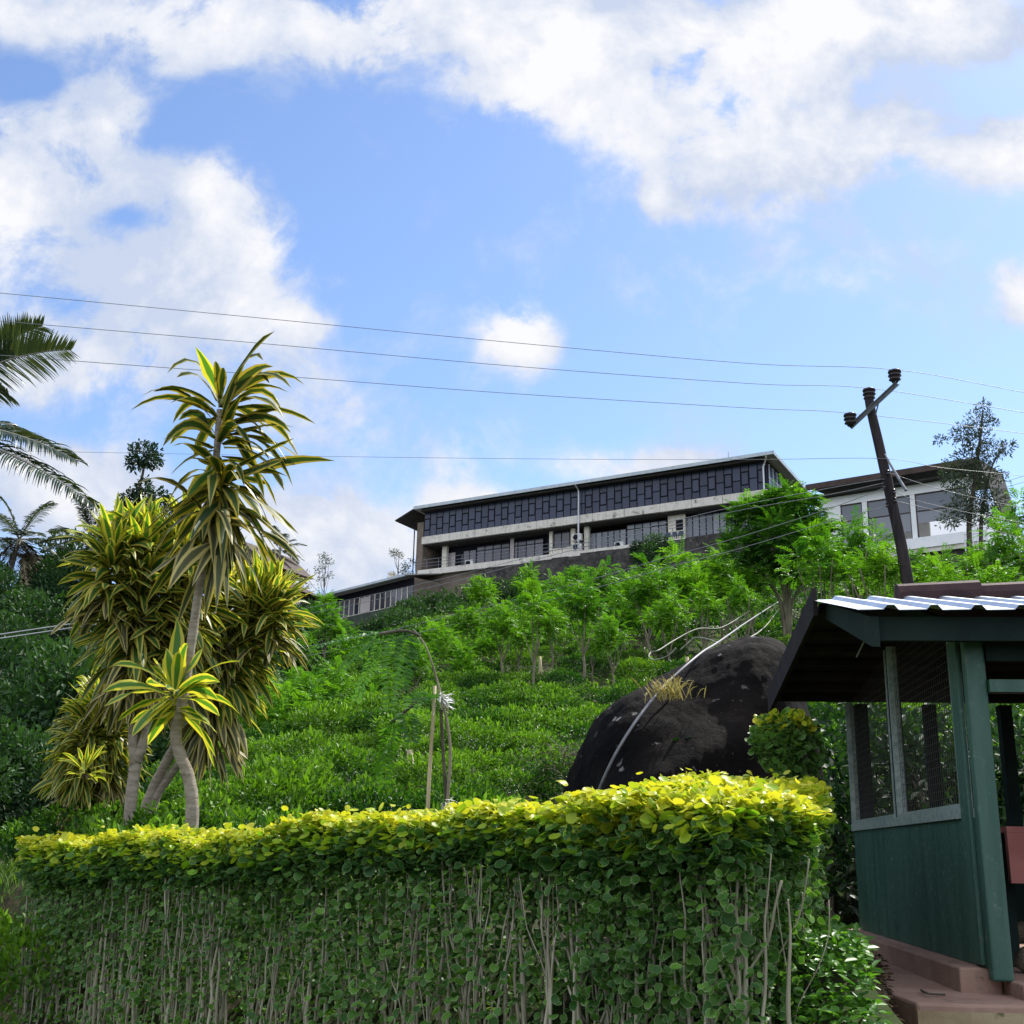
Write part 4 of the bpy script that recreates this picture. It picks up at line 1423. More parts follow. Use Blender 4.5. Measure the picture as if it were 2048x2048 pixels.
# stems
stem_list = []
for (a, b, inw, th, zt_, zb_, dn) in segs[:3]:
    ln = (b - a).length
    ns = int(ln * ((42 if th < .72 else 26) if dn == 1 else 14))
    for k in range(ns):
        t = rnd.random()
        s = rnd.uniform(.0, .22) if rnd.random() < .7 else rnd.uniform(.2, th)
        p = a.lerp(b, t) + inw * s
        z0, z1 = float(zb_(t)) - .12, float(zt_(t)) - rnd.uniform(.08, .35)
        if rnd.random() < .2 and k % 2:
            z1 = z0 + (z1 - z0) * rnd.uniform(.5, .8)
        cut = z1 < float(zt_(t)) - .36
        r0 = rnd.choice([.004, .005, .006]) if cut else rnd.choice([.004, .005, .006, .007, .009, .011])
        dx, dy = (b - a).normalized()
        lean = rnd.gauss(0, .085)
        pts, rs = [], []
        wob = 0
        n = 9
        for i in range(n):
            w = i / (n - 1)
            wob += rnd.gauss(0, .011)
            pts.append((p.x + dx * (wob + lean * w) + inw.x * rnd.gauss(0, .008), p.y + dy * (wob + lean * w) + inw.y * rnd.gauss(0, .008), z0 + (z1 - z0) * w))
            rs.append(r0 * (1.25 - .65 * w))
        path = smooth_path(pts, 2)
        m = MB().tube(path, [r0 * (1.3 - 1.02 * (i / (len(path) - 1)) ** 1.5) for i in range(len(path))], 6)
        if rnd.random() < .45 and z1 - z0 > .6:
            i = rnd.randint(2, 4)
            q = Vector(pts[i])
            sx = rnd.choice((-1, 1))
            br = [q]
            for j in range(1, 5):
                br.append(q + Vector((dx * sx * (.045 + .012 * j) * min(j, 2.2), dy * sx * (.045 + .012 * j) * min(j, 2.2), (z1 - pts[i][2]) * .22 * j)) + Vector((rnd.gauss(0, .006), rnd.gauss(0, .006), 0)))
            m.tube(smooth_path(br, 2), r0 * .6, 5)
        stem_list.append((m, r0 * (1 if s < .2 else .2)))
stem_list.sort(key=lambda x: -x[1])
hloc = tuple(hedge.location)
for (m, r) in stem_list[:100]:
    o = m.build('stem', M['hedge_stem'], hedge, smooth=True, origin=hloc)
    o.location = (0, 0, 0)
rest = MB()
for (m, r) in stem_list[100:]:
    rest.add(m.v, m.f)
o = rest.build('stem', M['hedge_stem'], hedge, smooth=True, origin=hloc)
o.location = (0, 0, 0)
o['kind'] = 'stuff'

# ------------------------------------------------------------------ leafy bank right of the hedge, bank on the left
N = 9000
a0, a1 = PZ(1540, 2060, .86), PZ(1700, 1850, 1.0)
t, s = nr.random(N), nr.random(N)
xx = .95 + .85 * t + .10 * s + .35 * s * t
yy_ = 4.35 + 3.0 * s + .3 * nr.random(N)
keep = (xx < np.interp(yy_, [4.4, 5.2, 6.2, 7.4], [1.36, 1.50, 1.78, 1.98]))
xx, yy_ = xx[keep], yy_[keep]
N = len(xx)
mound = .10 * np.exp(-((xx - 1.35) / .4) ** 2) * np.exp(-((yy_ - 6.0) / 1.2) ** 2)
zz_ = ground(xx, yy_)
zz_ = np.maximum(zz_, .80) + mound + nr.random(N) * .10
pos = np.stack([xx, yy_, zz_], 1)
az = nr.random(N) * 6.28
cover = leaves(pos, np.stack([np.cos(az), np.sin(az), nr.normal(.1, .4, N)], 1), np.array([0, -.35, 1.0]) + nr.normal(0, .4, (N, 3)), nr.uniform(.03, .07, N), nr.uniform(.018, .038, N), OVAL, nr.beta(2, 2, N))
tag(foliage_obj('ground_cover', cover, M['ground_leaf']), kind='stuff')
N = 26000
xx = nr.uniform(-9, -1.2, N)
yy_ = nr.uniform(5.5, 16, N)
s_ = (xx - HA.x) * hnrm.x + (yy_ - HA.y) * hnrm.y
t_ = (xx - HA.x) * hdir.x + (yy_ - HA.y) * hdir.y
keep = ((s_ < -.05) | (t_ < -.35)) & (xx / yy_ > -.55)
xx, yy_ = xx[keep], yy_[keep]
N = len(xx)
pos = np.stack([xx, yy_, ground(xx, yy_) - .01], 1)
az = nr.random(N) * 6.28
bl = ribbons(pos, np.stack([np.cos(az) * .5, np.sin(az) * .5, np.ones(N)], 1), nr.uniform(.08, .26, N), nr.uniform(.006, .014, N), nr.uniform(.3, 1.5, N), S=4, across=(-1, 1), fold=0, wave=0)
tag(foliage_obj('bank_grass', bl, M['grass']), kind='stuff')


# ------------------------------------------------------------------ striped dracaena trees
def dracaena_head(axis, N, L0, L1, W, el_top=80, el_bot=-35, drp=1.6, jit=17, wind=.0):
    """leaves along an axis polyline (bottom to top)"""
    axis = [V3(p) for p in axis]
    cum = np.linspace(0, 1, len(axis))
    t = nr.random(N) ** .8
    p0 = np.stack([np.interp(t, cum, [a[i] for a in axis]) for i in range(3)], 1)
    top_d = norm((axis[-1] - axis[-2])[None])[0]
    az = nr.random(N) * 6.283
    el = np.radians(el_bot + (el_top - el_bot) * t ** 1.5 + nr.normal(0, jit, N))
    d0 = np.stack([np.cos(az) * np.cos(el), np.sin(az) * np.cos(el), np.sin(el)], 1) + top_d * .15 * t[:, None] + np.array([wind, 0, 0])
    p0 = p0 + d0 * np.array([.05, .05, 0])
    L = nr.uniform(L0, L1, N) * (1 - .25 * (t > .93))
    dr = (drp * (1.15 - .75 * t)) * nr.uniform(.35, 1.7, N)
    W_ = W * nr.uniform(.75, 1.2, N)
    return t, p0, d0, L, W_, dr


def dracaena(name, base, trunks, heads, label, extra=None, ny=.80, mid_mat='dracaena'):
    root = empty(name, base, 0, label, 'tree', 'striped leaved trees behind the hedge')
    lc = lambda q: Vector(q) - Vector(base)
    for (pts, r0, r1) in trunks:
        pth = smooth_path([lc(p) for p in pts], 6)
        n = len(pth)
        MB().tube(pth, [(r0 + (r1 - r0) * i / n) * (1 + .045 * math.sin(i * 2.1)) for i in range(n)], 11).build('trunk', M['dracaena_trunk'], root, smooth=True)
    new, mid, old = [], [], []
    for h in heads:
        t, p0, d0, L, W_, dr = dracaena_head(**h)
        p0 = p0 - V3(base)
        for lst, m_ in ((old, t < .22), (mid, (t >= .22) & (t < ny)), (new, t >= ny)):
            if m_.sum():
                lst.append(ribbons(p0[m_], d0[m_], L[m_], W_[m_], dr[m_], S=8, wave=.22))
    for nm, lst, mt in (('young_leaves', new, 'dracaena_young'), ('leaves', mid, mid_mat), ('dry_leaves', old, 'dracaena_old')):
        if lst:
            foliage_obj(nm, lst, M[mt], root)
    if extra:
        for (h, mt) in extra:
            t, p0, d0, L, W_, dr = dracaena_head(**h)
            foliage_obj('side_shoot', [ribbons(p0 - V3(base), d0, L, W_, dr, S=8, wave=.2)], M[mt], root)
    return root


dA = 10.0
bA = P(381, 1700, dA)
bA.z = gz(bA.x, bA.y) - .05
dracaena('dracaena_tree', bA,
         [([bA, P(384, 1640, dA), P(378, 1560, dA), P(352, 1480, dA), P(362, 1420, dA), P(376, 1330, dA), P(392, 1220, dA), P(408, 1110, dA), P(428, 960, dA), P(440, 820, dA)], .058, .030)],
         [dict(axis=[P(412, 1090, dA), P(428, 960, dA), P(440, 840, dA), P(440, 785, dA)], N=96, L0=.50, L1=.92, W=.112, el_top=66, el_bot=-34, drp=2.5, jit=27, wind=.22),
          dict(axis=[P(440, 1110, dA - .1), P(445, 1000, dA), P(440, 930, dA)], N=60, L0=.6, L1=1.0, W=.11, el_top=5, el_bot=-60, drp=1.3, jit=22)],
         'tallest striped leaved tree with a crooked pale trunk and one tuft high against the sky',
         [(dict(axis=[P(352, 1428, dA - .06), P(350, 1390, dA - .06), P(350, 1370, dA - .06)], N=42, L0=.34, L1=.62, W=.13, el_top=62, el_bot=-20, drp=1.5), 'dracaena_young')], ny=.97, mid_mat='dracaena_backlit')
dB = 11.2
bB = P(256, 1690, dB)
bB.z = gz(bB.x, bB.y) - .05
dracaena('dracaena_tree', bB,
         [([bB, P(262, 1600, dB), P(272, 1520, dB)], .058, .052), ([P(270, 1530, dB), P(266, 1470, dB), P(272, 1400, dB), P(290, 1250, dB), P(296, 1120, dB)], .05, .03),
          ([P(273, 1525, dB), P(292, 1470, dB), P(315, 1400, dB + .1), P(352, 1250, dB + .2), P(372, 1110, dB + .2)], .05, .03)],
         [dict(axis=[P(262, 1385, dB), P(268, 1280, dB), P(282, 1180, dB), P(296, 1075, dB)], N=430, L0=.36, L1=.70, W=.098, el_top=78, el_bot=-42, drp=2.0),
          dict(axis=[P(335, 1380, dB + .2), P(350, 1270, dB + .2), P(365, 1170, dB + .2), P(375, 1065, dB + .2)], N=360, L0=.36, L1=.70, W=.098, el_top=78, el_bot=-42, drp=2.0),
          dict(axis=[P(215, 1230, dB - .2), P(222, 1150, dB - .2), P(232, 1085, dB - .2)], N=170, L0=.36, L1=.62, W=.092, el_top=75, el_bot=-35, drp=1.8)],
         'broad striped leaved tree with crowded hanging heads left of the tallest one')
dC = 12.0
bC = P(282, 1670, dC)
bC.z = gz(bC.x, bC.y) - .05
dracaena('dracaena_tree', bC,
         [([bC, P(292, 1620, dC), P(330, 1530, dC), P(380, 1440, dC), P(440, 1330, dC), P(490, 1220, dC)], .062, .035), ([bC + Vector((.06, 0, 0)), P(305, 1615, dC), P(345, 1545, dC), P(410, 1450, dC), P(450, 1380, dC)], .05, .03)],
         [dict(axis=[P(412, 1470, dC), P(440, 1380, dC), P(490, 1270, dC), P(520, 1200, dC)], N=400, L0=.36, L1=.68, W=.092, el_top=78, el_bot=-45, drp=2.0),
          dict(axis=[P(540, 1290, dC), P(548, 1230, dC), P(545, 1190, dC)], N=140, L0=.36, L1=.60, W=.085, el_top=76, el_bot=-25, drp=1.5),
          dict(axis=[P(430, 1340, dC + .1), P(445, 1230, dC + .1), P(450, 1150, dC + .1)], N=190, L0=.36, L1=.62, W=.09, el_top=70, el_bot=-35, drp=1.8)],
         'leaning striped leaved tree with two slanting thin trunks and heads spreading right')
dD = 12.6
bD = P(154, 1690, dD)
bD.z = gz(bD.x, bD.y) - .05
dracaena('dracaena_tree', bD,
         [([bD, P(158, 1640, dD), P(164, 1590, dD), P(160, 1540, dD)], .05, .045), ([P(166, 1600, dD), P(178, 1570, dD), P(176, 1545, dD)], .04, .035),
          ([bD + Vector((-.35, .1, 0)), P(135, 1610, dD + .1), P(160, 1500, dD + .1), P(200, 1420, dD + .1)], .05, .03)],
         [dict(axis=[P(150, 1620, dD + .1), P(160, 1540, dD + .1), P(178, 1470, dD + .1), P(205, 1400, dD + .1)], N=470, L0=.28, L1=.52, W=.072, el_top=80, el_bot=-45, drp=2.1),
          dict(axis=[P(215, 1590, dD + .2), P(222, 1500, dD + .2), P(235, 1420, dD + .2)], N=300, L0=.28, L1=.52, W=.072, el_top=70, el_bot=-45, drp=2.1)],
         'shortest striped leaved tree at the left end of the hedge',
         [(dict(axis=[P(170, 1562, dD - .62), P(170, 1540, dD - .62), P(171, 1528, dD - .62)], N=30, L0=.17, L1=.28, W=.042, el_top=75, el_bot=10, drp=1.1), 'dracaena_young')])


# ------------------------------------------------------------------ palms
def frond(c, tip, sag, nl, Ll, W, hang=.8, roll=0.0):
    """(rachis points, leaflet mesh) of one coconut frond"""
    c, tip = V3(c), V3(tip)
    t = np.linspace(0, 1, 15)[:, None]
    mid = (c + tip) / 2 + np.array([0, 0, sag])
    pts = (1 - t) ** 2 * c + 2 * t * (1 - t) * mid + t ** 2 * tip
    tl = np.repeat(np.linspace(.16, .995, nl), 2)
    sd_ = np.tile([1, -1], nl)
    p0 = np.stack([np.interp(tl, t[:, 0], pts[:, i]) for i in range(3)], 1)
    g = np.gradient(pts, axis=0)
    tg = norm(np.stack([np.interp(tl, t[:, 0], g[:, i]) for i in range(3)], 1))
    sv = norm(np.cross(tg, np.array([0, 0, 1.0])))
    uv = np.cross(sv, tg)
    sv, uv = sv * math.cos(roll) + uv * math.sin(roll), uv * math.cos(roll) - sv * math.sin(roll)
    fwd = .30 + .60 * tl ** 2
    d0 = sv * sd_[:, None] + tg * fwd[:, None] + uv * nr.normal(.18, .08, len(tl))[:, None]
    L = Ll * np.interp(tl, [.16, .35, .75, 1], [.6, 1, .85, .35]) * nr.uniform(.85, 1.1, len(tl))
    return pts, ribbons(p0, d0, L, np.full(len(tl), W), np.full(len(tl), hang) * nr.uniform(.6, 1.4, len(tl)), S=5, across=(-1, 0, 1), fold=.5, wave=0, prof=([0, .2, .6, 1], [.6, 1, .8, .05]))


def palm(name, crown, base, fr, label, r=.16, Ll=.8, W=.045, nl=46, dead=(), group=None):
    root = empty(name, base, 0, label, 'palm tree', group)
    b3 = V3(base)
    c = Vector(crown)
    pts = smooth_path([Vector((0, 0, 0)), (c - Vector(base)) * .5 + Vector(((c - Vector(base)).x * -.12, 0, 0)), c - Vector(base)], 8)
    MB().tube(pts, [r * (1.25 - .45 * i / len(pts)) for i in range(len(pts))], 10).build('trunk', M['palm_bark'], root, smooth=True)
    for k, f in enumerate(fr):
        tip, sag = f[0], f[1]
        rp, lv = frond(crown, tip, sag, nl, Ll, W, f[2] if len(f) > 2 else .9, f[3] if len(f) > 3 else 0.0)
        v, fa, a = lv
        fo = foliage_obj('frond', (v - b3, fa, a), M['palm'], root)
        MB().tube([Vector(q - b3) for q in rp], [.045 * Ll * (1.1 - .95 * i / 14) for i in range(15)], 6).build('rachis', M['palm_bark'], fo, smooth=True)
    if dead:
        for tip, sag in dead:
            rp, lv = frond(crown, tip, sag, nl, Ll, W, 2.5)
            v, fa, a = lv
            foliage_obj('dead_frond', (v - b3, fa, a), M['dead_palm'], root)
    return root


dP = 34.0
cP = P(-215, 850, dP)
bP = Vector((cP.x - 1.5, cP.y + 1, 0))
bP.z = gz(bP.x, bP.y)
palm('coconut_palm', cP, bP,
     [(P(84, 652, dP - .5), .8, .6, .5), (P(142, 700, dP - 1.5), 1.25, .35, .85), (P(18, 790, dP - 2.5), 1.7, .5, .5), (P(88, 882, dP + 1), .75, 1.3, -.5), (P(156, 922, dP), 1.0, 1.4, -.45), (P(196, 1016, dP - 1), 1.1, 1.8, -.4),
      (P(-60, 560, dP + .5), .6), (P(-330, 600, dP), .7), (P(-480, 800, dP), 1.0), (P(-420, 1000, dP - 1), 1.3), (P(-150, 1120, dP - 3), 1.6, 1.5), (P(-250, 650, dP + 3), .8)],
     'tall coconut palm whose long fronds reach in from the left edge high against the sky', .17, 1.25, .08, 74)


def far_palm(u, v, d, bu, bv, seed, lab, sc=1.0, dead=()):
    r_ = random.Random(seed)
    c = P(u, v, d)
    b = P(bu, bv, d - 1)
    b.z = gz(b.x, b.y)
    fr = []
    for k in range(13):
        a = 2 * math.pi * k / 13 + r_.uniform(-.2, .2)
        e = r_.choice([1.1, .75, .35, .0, -.3])
        L = r_.uniform(2.5, 3.2) * sc
        fr.append((c + Vector((math.cos(a) * math.cos(e) * L, math.sin(a) * math.cos(e) * L, math.sin(e) * L - .35)), .55 + .2 * e, 1.1))
    dd = [(c + Vector((dx, dy, dz)), .25) for dx, dy, dz in dead]
    return palm('coconut_palm', c, b, fr, lab, .13, .72, .075, 34, dd, 'coconut palms on the far left crest')


far_palm(38, 1078, 62, -10, 1300, 3, 'far coconut palm with bent pale trunk and dead brown fronds beside the hut', 1.0, [(.9, -.5, -2.3), (1.3, .2, -2.0), (-.9, .3, -2.3), (-1.2, -.6, -1.9), (.3, -.8, -2.5), (1.6, -.4, -1.5)])
far_palm(183, 1082, 60, 186, 1270, 8, 'far coconut palm with a thin straight trunk just left of the broad striped tree', .9)
far_palm(560, 1100, 116, 560, 1190, 5, 'far palm peeking over the roof of the two tiered house', .9)


# ------------------------------------------------------------------ generic broadleaf crowns
def crown_blobs(blobs, dens, L, W, tmpl=OVAL, up=.5, shell=.55, rng=nr, tlo=0, thi=1, tint_noise=.25):
    parts = []
    for (c, r) in blobs:
        c = np.array(c, float)
        r = np.array(r if hasattr(r, '__len__') else (r, r, r), float)
        N = max(int(dens * (r[0] * r[1] * r[2]) ** (2 / 3)), 4)
        d = rand_dirs(N, rng)
        rad = shell + (1 - shell) * rng.random(N) ** .6
        rad = rad * (1 + .18 * np.sin(d[:, 0] * 7 + c[0] * 3) * np.cos(d[:, 2] * 6 + c[1]))
        pos = c + d * r * rad[:, None]
        dirs = d + np.array([0, 0, up * .3]) + rng.normal(0, .6, (N, 3))
        nn = d * .6 + np.array([0, 0, .8]) + rng.normal(0, .5, (N, 3))
        tn = np.clip(tlo + (thi - tlo) * (.5 + rng.normal(0, tint_noise, N) + rng.normal(0, .12)), 0, 1)
        parts.append(leaves(pos, dirs, nn, L * rng.uniform(.7, 1.25, N), W * rng.uniform(.75, 1.2, N), tmpl, tn, rng))
    return parts


def feathery(blobs, nspray, Lr, nlf, Ll, Wl, rng=nr, droop=.6, flat=.5):
    """crowns of pinnate leaves: sprays of paired leaflets spread through the blobs' volume"""
    P0, D0 = [], []
    vol = np.array([np.prod(r) ** (2 / 3) for (_, r) in blobs])
    cnt = np.maximum((nspray * vol / vol.sum()).astype(int), 3)
    for (c, r), n in zip(blobs, cnt):
        d = rand_dirs(n, rng)
        rad = rng.random(n) ** .45
        P0.append(np.array(c) + d * np.array(r) * rad[:, None] * .82)
        dd = d * np.array([1, 1, .5]) + np.array([0, 0, .38]) + rng.normal(0, .35, (n, 3))
        D0.append(norm(dd))
    p0, d0 = np.concatenate(P0), np.concatenate(D0)
    n = len(p0)
    L = Lr * rng.uniform(.6, 1.25, n)
    t = np.linspace(.22, 1, nlf)
    down = np.array([0, 0, -1.0])
    tg = norm(d0[:, None, :] + down * (droop * t ** 1.5)[None, :, None])
    pos = p0[:, None, :] + np.cumsum(tg, axis=1) * (L / nlf)[:, None, None]
    sv = norm(np.cross(tg, np.array([0.02, 0.01, 1.0])))
    uv = np.cross(sv, tg)
    out = []
    st = np.clip(rng.beta(2, 2, n), 0, 1)
    for s in (-1, 1):
        dirs = sv * s + tg * .55 + uv * .05 + rng.normal(0, .12, pos.shape)
        nn = uv + rng.normal(0, .25, pos.shape)
        ll = Ll * np.interp(t, [.22, .5, 1], [.8, 1, .7])[None] * rng.uniform(.85, 1.15, (n, nlf))
        out.append(leaves(pos.reshape(-1, 3), dirs.reshape(-1, 3), nn.reshape(-1, 3), ll.ravel(), Wl, DIAMOND, np.repeat(st, nlf), rng))
    return out


SHADE = [  # photo column, crown top row, depth, crown width (px), label
    (1070, 1182, 40, 112, 'shade tree with a tall bare pale bole standing in the tea below the downpipe'),
    (1168, 1160, 42, 118, 'shade tree with several upright stems just right of the one below the downpipe'),
    (1226, 1240, 38, 86, 'small yellow tipped shade tree left of the top of the black boulder'),
    (1008, 1205, 44, 96, None), (940, 1210, 50, 84, 'shade tree below the left end of the black retaining wall'),
    (1296, 1120, 48, 130, None), (1370, 1105, 52, 130, None), (1438, 1098, 54, 120, 'pale topped shade tree touching the left side of the big dark crown'),
    (1262, 1145, 54, 110, None), (1120, 1150, 60, 100, None), (1200, 1128, 62, 100, None), (1335, 1190, 44, 96, 'slim shade tree with crossing stems above the hoses behind the boulder'),
    (900, 1255, 48, 88, None), (868, 1240, 54, 76, None), (836, 1285, 42, 96, None), (790, 1300, 46, 80, None), (760, 1330, 38, 84, None),
    (700, 1275, 56, 90, None), (655, 1205, 66, 96, 'bluish green tree standing before the windows of the long low building'),
    (668, 1330, 36, 120, 'shade tree with dark forked bare stems low on the slope near the striped trees'),
    (612, 1350, 34, 110, None), (566, 1368, 30, 150, 'wide bright crowned tree just right of the leaning striped tree'), (500, 1385, 34, 110, None), (610, 1270, 60, 70, None),
    (1636, 1062, 40, 150, 'bright green tree between the big dark crown and the utility pole'), (1702, 1042, 46, 150, None), (1755, 1085, 38, 130, 'young tree in front of the foot of the utility pole'),
    (1880, 1108, 50, 130, None), (1950, 1090, 46, 120, None), (2010, 1050, 44, 150, 'tall pale tree at the right edge beside the railing'), (2052, 1000, 50, 130, None), (1900, 1135, 38, 110, None), (1820, 1110, 54, 100, None), (1985, 1130, 36, 140, None),
    (1500, 1130, 50, 90, None), (1480, 1165, 40, 80, None), (1405, 1175, 46, 80, None), (1040, 1225, 46, 90, None), (1105, 1205, 50, 90, None), (1250, 1190, 52, 96, None), (1290, 1170, 56, 90, None), (1320, 1150, 60, 96, None), (1400, 1135, 58, 100, None), (1450, 1150, 50, 96, None), (1675, 1095, 54, 120, None), (1725, 1125, 48, 110, None), (985, 1255, 52, 80, None), (930, 1300, 44, 84, None), (1185, 1250, 44, 80, None), (735, 1390, 32, 90, None), (970, 1160, 70, 76, None), (1060, 1135, 72, 70, None), (1150, 1130, 74, 70, None),
]
TREE_XY = [(P(u, vt_, d * .86).x, d * .86) for (u, vt_, d, w_, l_) in SHADE]

# ------------------------------------------------------------------ tea
def tea_bush_mesh(seed, n, L, W, flat=1.0):
    rg = np.random.default_rng(seed)
    d = rand_dirs(n, rg)
    d[:, 2] = np.abs(d[:, 2])
    lum = 1 + .24 * np.sin(d[:, 0] * 5 + seed) * np.cos(d[:, 1] * 6 + seed * 2) + .08 * np.sin(d[:, 0] * 13 + seed)
    rad = (.62 + .38 * rg.random(n) ** .5) * lum
    pos = d * np.array([.64, .64, .34]) * rad[:, None] + np.array([0, 0, .42])
    low = rg.random(n) < .22
    pos[low, 2] = rg.uniform(.08, .5, low.sum())
    topw = np.clip((pos[:, 2] - .45) / .35, 0, 1)
    dirs = d * .8 + np.array([0, 0, .35]) * (0.3 + topw)[:, None] + rg.normal(0, .5, (n, 3))
    nn = np.array([0, 0, 1.0]) + d * .6 + rg.normal(0, .45, (n, 3))
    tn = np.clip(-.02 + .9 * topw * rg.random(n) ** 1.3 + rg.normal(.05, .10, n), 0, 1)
    return leaves(pos, dirs, nn, L * rg.uniform(.7, 1.25, n), W * rg.uniform(.8, 1.2, n), OVAL, tn, rg)


tea_meshes = []
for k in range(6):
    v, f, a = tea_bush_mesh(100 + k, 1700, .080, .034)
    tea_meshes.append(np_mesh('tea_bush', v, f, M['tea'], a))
far_tea = [tea_bush_mesh(200 + k, 300, .17, .075) for k in range(4)]
spots = []
rowstep = 1.5
y = 9.7
while y < 90:
    x = -20.0
    ph = rnd.uniform(0, 1)
    while x < 34:
        x += (.92 if y < 30 else 1.08) * rnd.uniform(.85, 1.15)
        yy2 = y + .35 * math.sin(x * .5 + ph) + rnd.uniform(-.12, .12) - .18 * x * (y / 60)
        if yy2 < 9.4:
            continue
        u = 1024 + FPX * x / yy2 * .985
        if u < -20 or u > 2150:
            continue
        # tea ground only right of the valley edge
        edge = np.interp(yy2, [9, 13, 20, 30, 45, 60, 90], [70, 90, 330, 400, 470, 560, 600])
        if u < edge + rnd.uniform(-25, 25):
            continue
        if yy2 > 66 and u < 1060:
            continue
        if 1.7 < x < 8 and yy2 < 12.8:
            continue
        if rnd.random() < (.08 if yy2 < 14 else .18):
            continue
        # boulder and its foot
        if abs(x - 2.05) < 2.0 and 10.8 < yy2 < 15.2:
            continue
        if any(abs(x - tx_) < .75 and -2.4 < yy2 - ty_ < .5 for tx_, ty_ in TREE_XY):
            continue
        spots.append((x, yy2))
    y += rowstep * (1 + y / 160)
spots.sort(key=lambda p: p[1])
near_spots = spots[:290]
first = {}
for i, (x, yy2) in enumerate(near_spots):
    k = i % 6
    if k not in first:
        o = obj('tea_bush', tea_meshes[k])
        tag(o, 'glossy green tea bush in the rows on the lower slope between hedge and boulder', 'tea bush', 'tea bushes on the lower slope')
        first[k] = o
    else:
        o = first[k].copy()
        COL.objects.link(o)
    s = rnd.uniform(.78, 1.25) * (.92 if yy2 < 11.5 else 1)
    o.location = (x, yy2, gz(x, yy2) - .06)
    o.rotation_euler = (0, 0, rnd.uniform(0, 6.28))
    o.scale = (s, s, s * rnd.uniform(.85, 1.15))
parts = []
fs = spots[290:]
fx = np.array([p[0] for p in fs])
fy = np.array([p[1] for p in fs])
fz = ground(fx, fy)
for i in range(len(fs)):
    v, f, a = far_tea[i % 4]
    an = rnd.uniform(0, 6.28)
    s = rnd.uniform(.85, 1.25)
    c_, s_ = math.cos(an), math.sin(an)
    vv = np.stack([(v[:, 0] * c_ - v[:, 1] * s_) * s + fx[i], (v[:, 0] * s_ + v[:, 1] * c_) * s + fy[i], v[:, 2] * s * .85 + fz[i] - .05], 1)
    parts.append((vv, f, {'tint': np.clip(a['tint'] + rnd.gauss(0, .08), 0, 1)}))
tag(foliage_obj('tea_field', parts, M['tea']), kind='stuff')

# grass and weeds between the tea rows
N = 13000
yy_ = 9.6 + 50 * nr.random(N) ** 1.7
uu = nr.uniform(-30, 2080, N)
xx = (uu - 1024) / FPX * yy_
edge = np.interp(yy_, [9, 13, 20, 30, 45, 60], [70, 90, 330, 400, 470, 560])
keep = (uu > edge - 30) & ~((xx > 1.7) & (yy_ < 12.5))
xx, yy_ = xx[keep], yy_[keep]
N = len(xx)
pos = np.stack([xx, yy_, ground(xx, yy_)], 1)
az = nr.random(N) * 6.28
sc = np.interp(yy_, [9, 30, 60], [1, 1.6, 2.4])
gr = ribbons(pos, np.stack([np.cos(az) * .6, np.sin(az) * .6, np.ones(N)], 1), nr.uniform(.08, .28, N) * sc ** .5, nr.uniform(.008, .016, N) * sc, nr.uniform(.3, 1.6, N), S=4, across=(-1, 1), fold=0, wave=0)
tag(foliage_obj('slope_grass', gr, M['grass']), kind='stuff')
N = 12000
yy_ = 26 + 52 * nr.random(N)
uu = nr.uniform(600, 2200, N)
xx = (uu - 1024) / FPX * yy_
pos = np.stack([xx, yy_, ground(xx, yy_) + nr.random(N) * .25], 1)
wd = leaves(pos, rand_dirs(N) + np.array([0, 0, .5]), np.array([0, -.4, 1.0]) + nr.normal(0, .5, (N, 3)), nr.uniform(.12, .26, N), nr.uniform(.05, .10, N), OVAL, nr.beta(2, 2.5, N))
tag(foliage_obj('weeds', wd, M['tea']), kind='stuff')

# ------------------------------------------------------------------ shade trees among the tea
def shade_crown(seed, n_sp, Lr=.50, nlf=9, Ll=.135, Wl=.046):
    rg = np.random.default_rng(seed)
    bl = [((0, 0, 0), (.5, .5, .5))]
    for k in range(9):
        a = rg.random() * 6.28
        rr = rg.uniform(.35, .8)
        bl.append(((math.cos(a) * rr, math.sin(a) * rr, rg.uniform(-.45, .45)), (.40, .40, .24)))
    for k in range(3):
        bl.append(((rg.uniform(-.35, .35), rg.uniform(-.35, .35), rg.uniform(.45, .85)), (.30, .30, .24)))
    return join(feathery(bl, n_sp, Lr, nlf, Ll, Wl, rg))


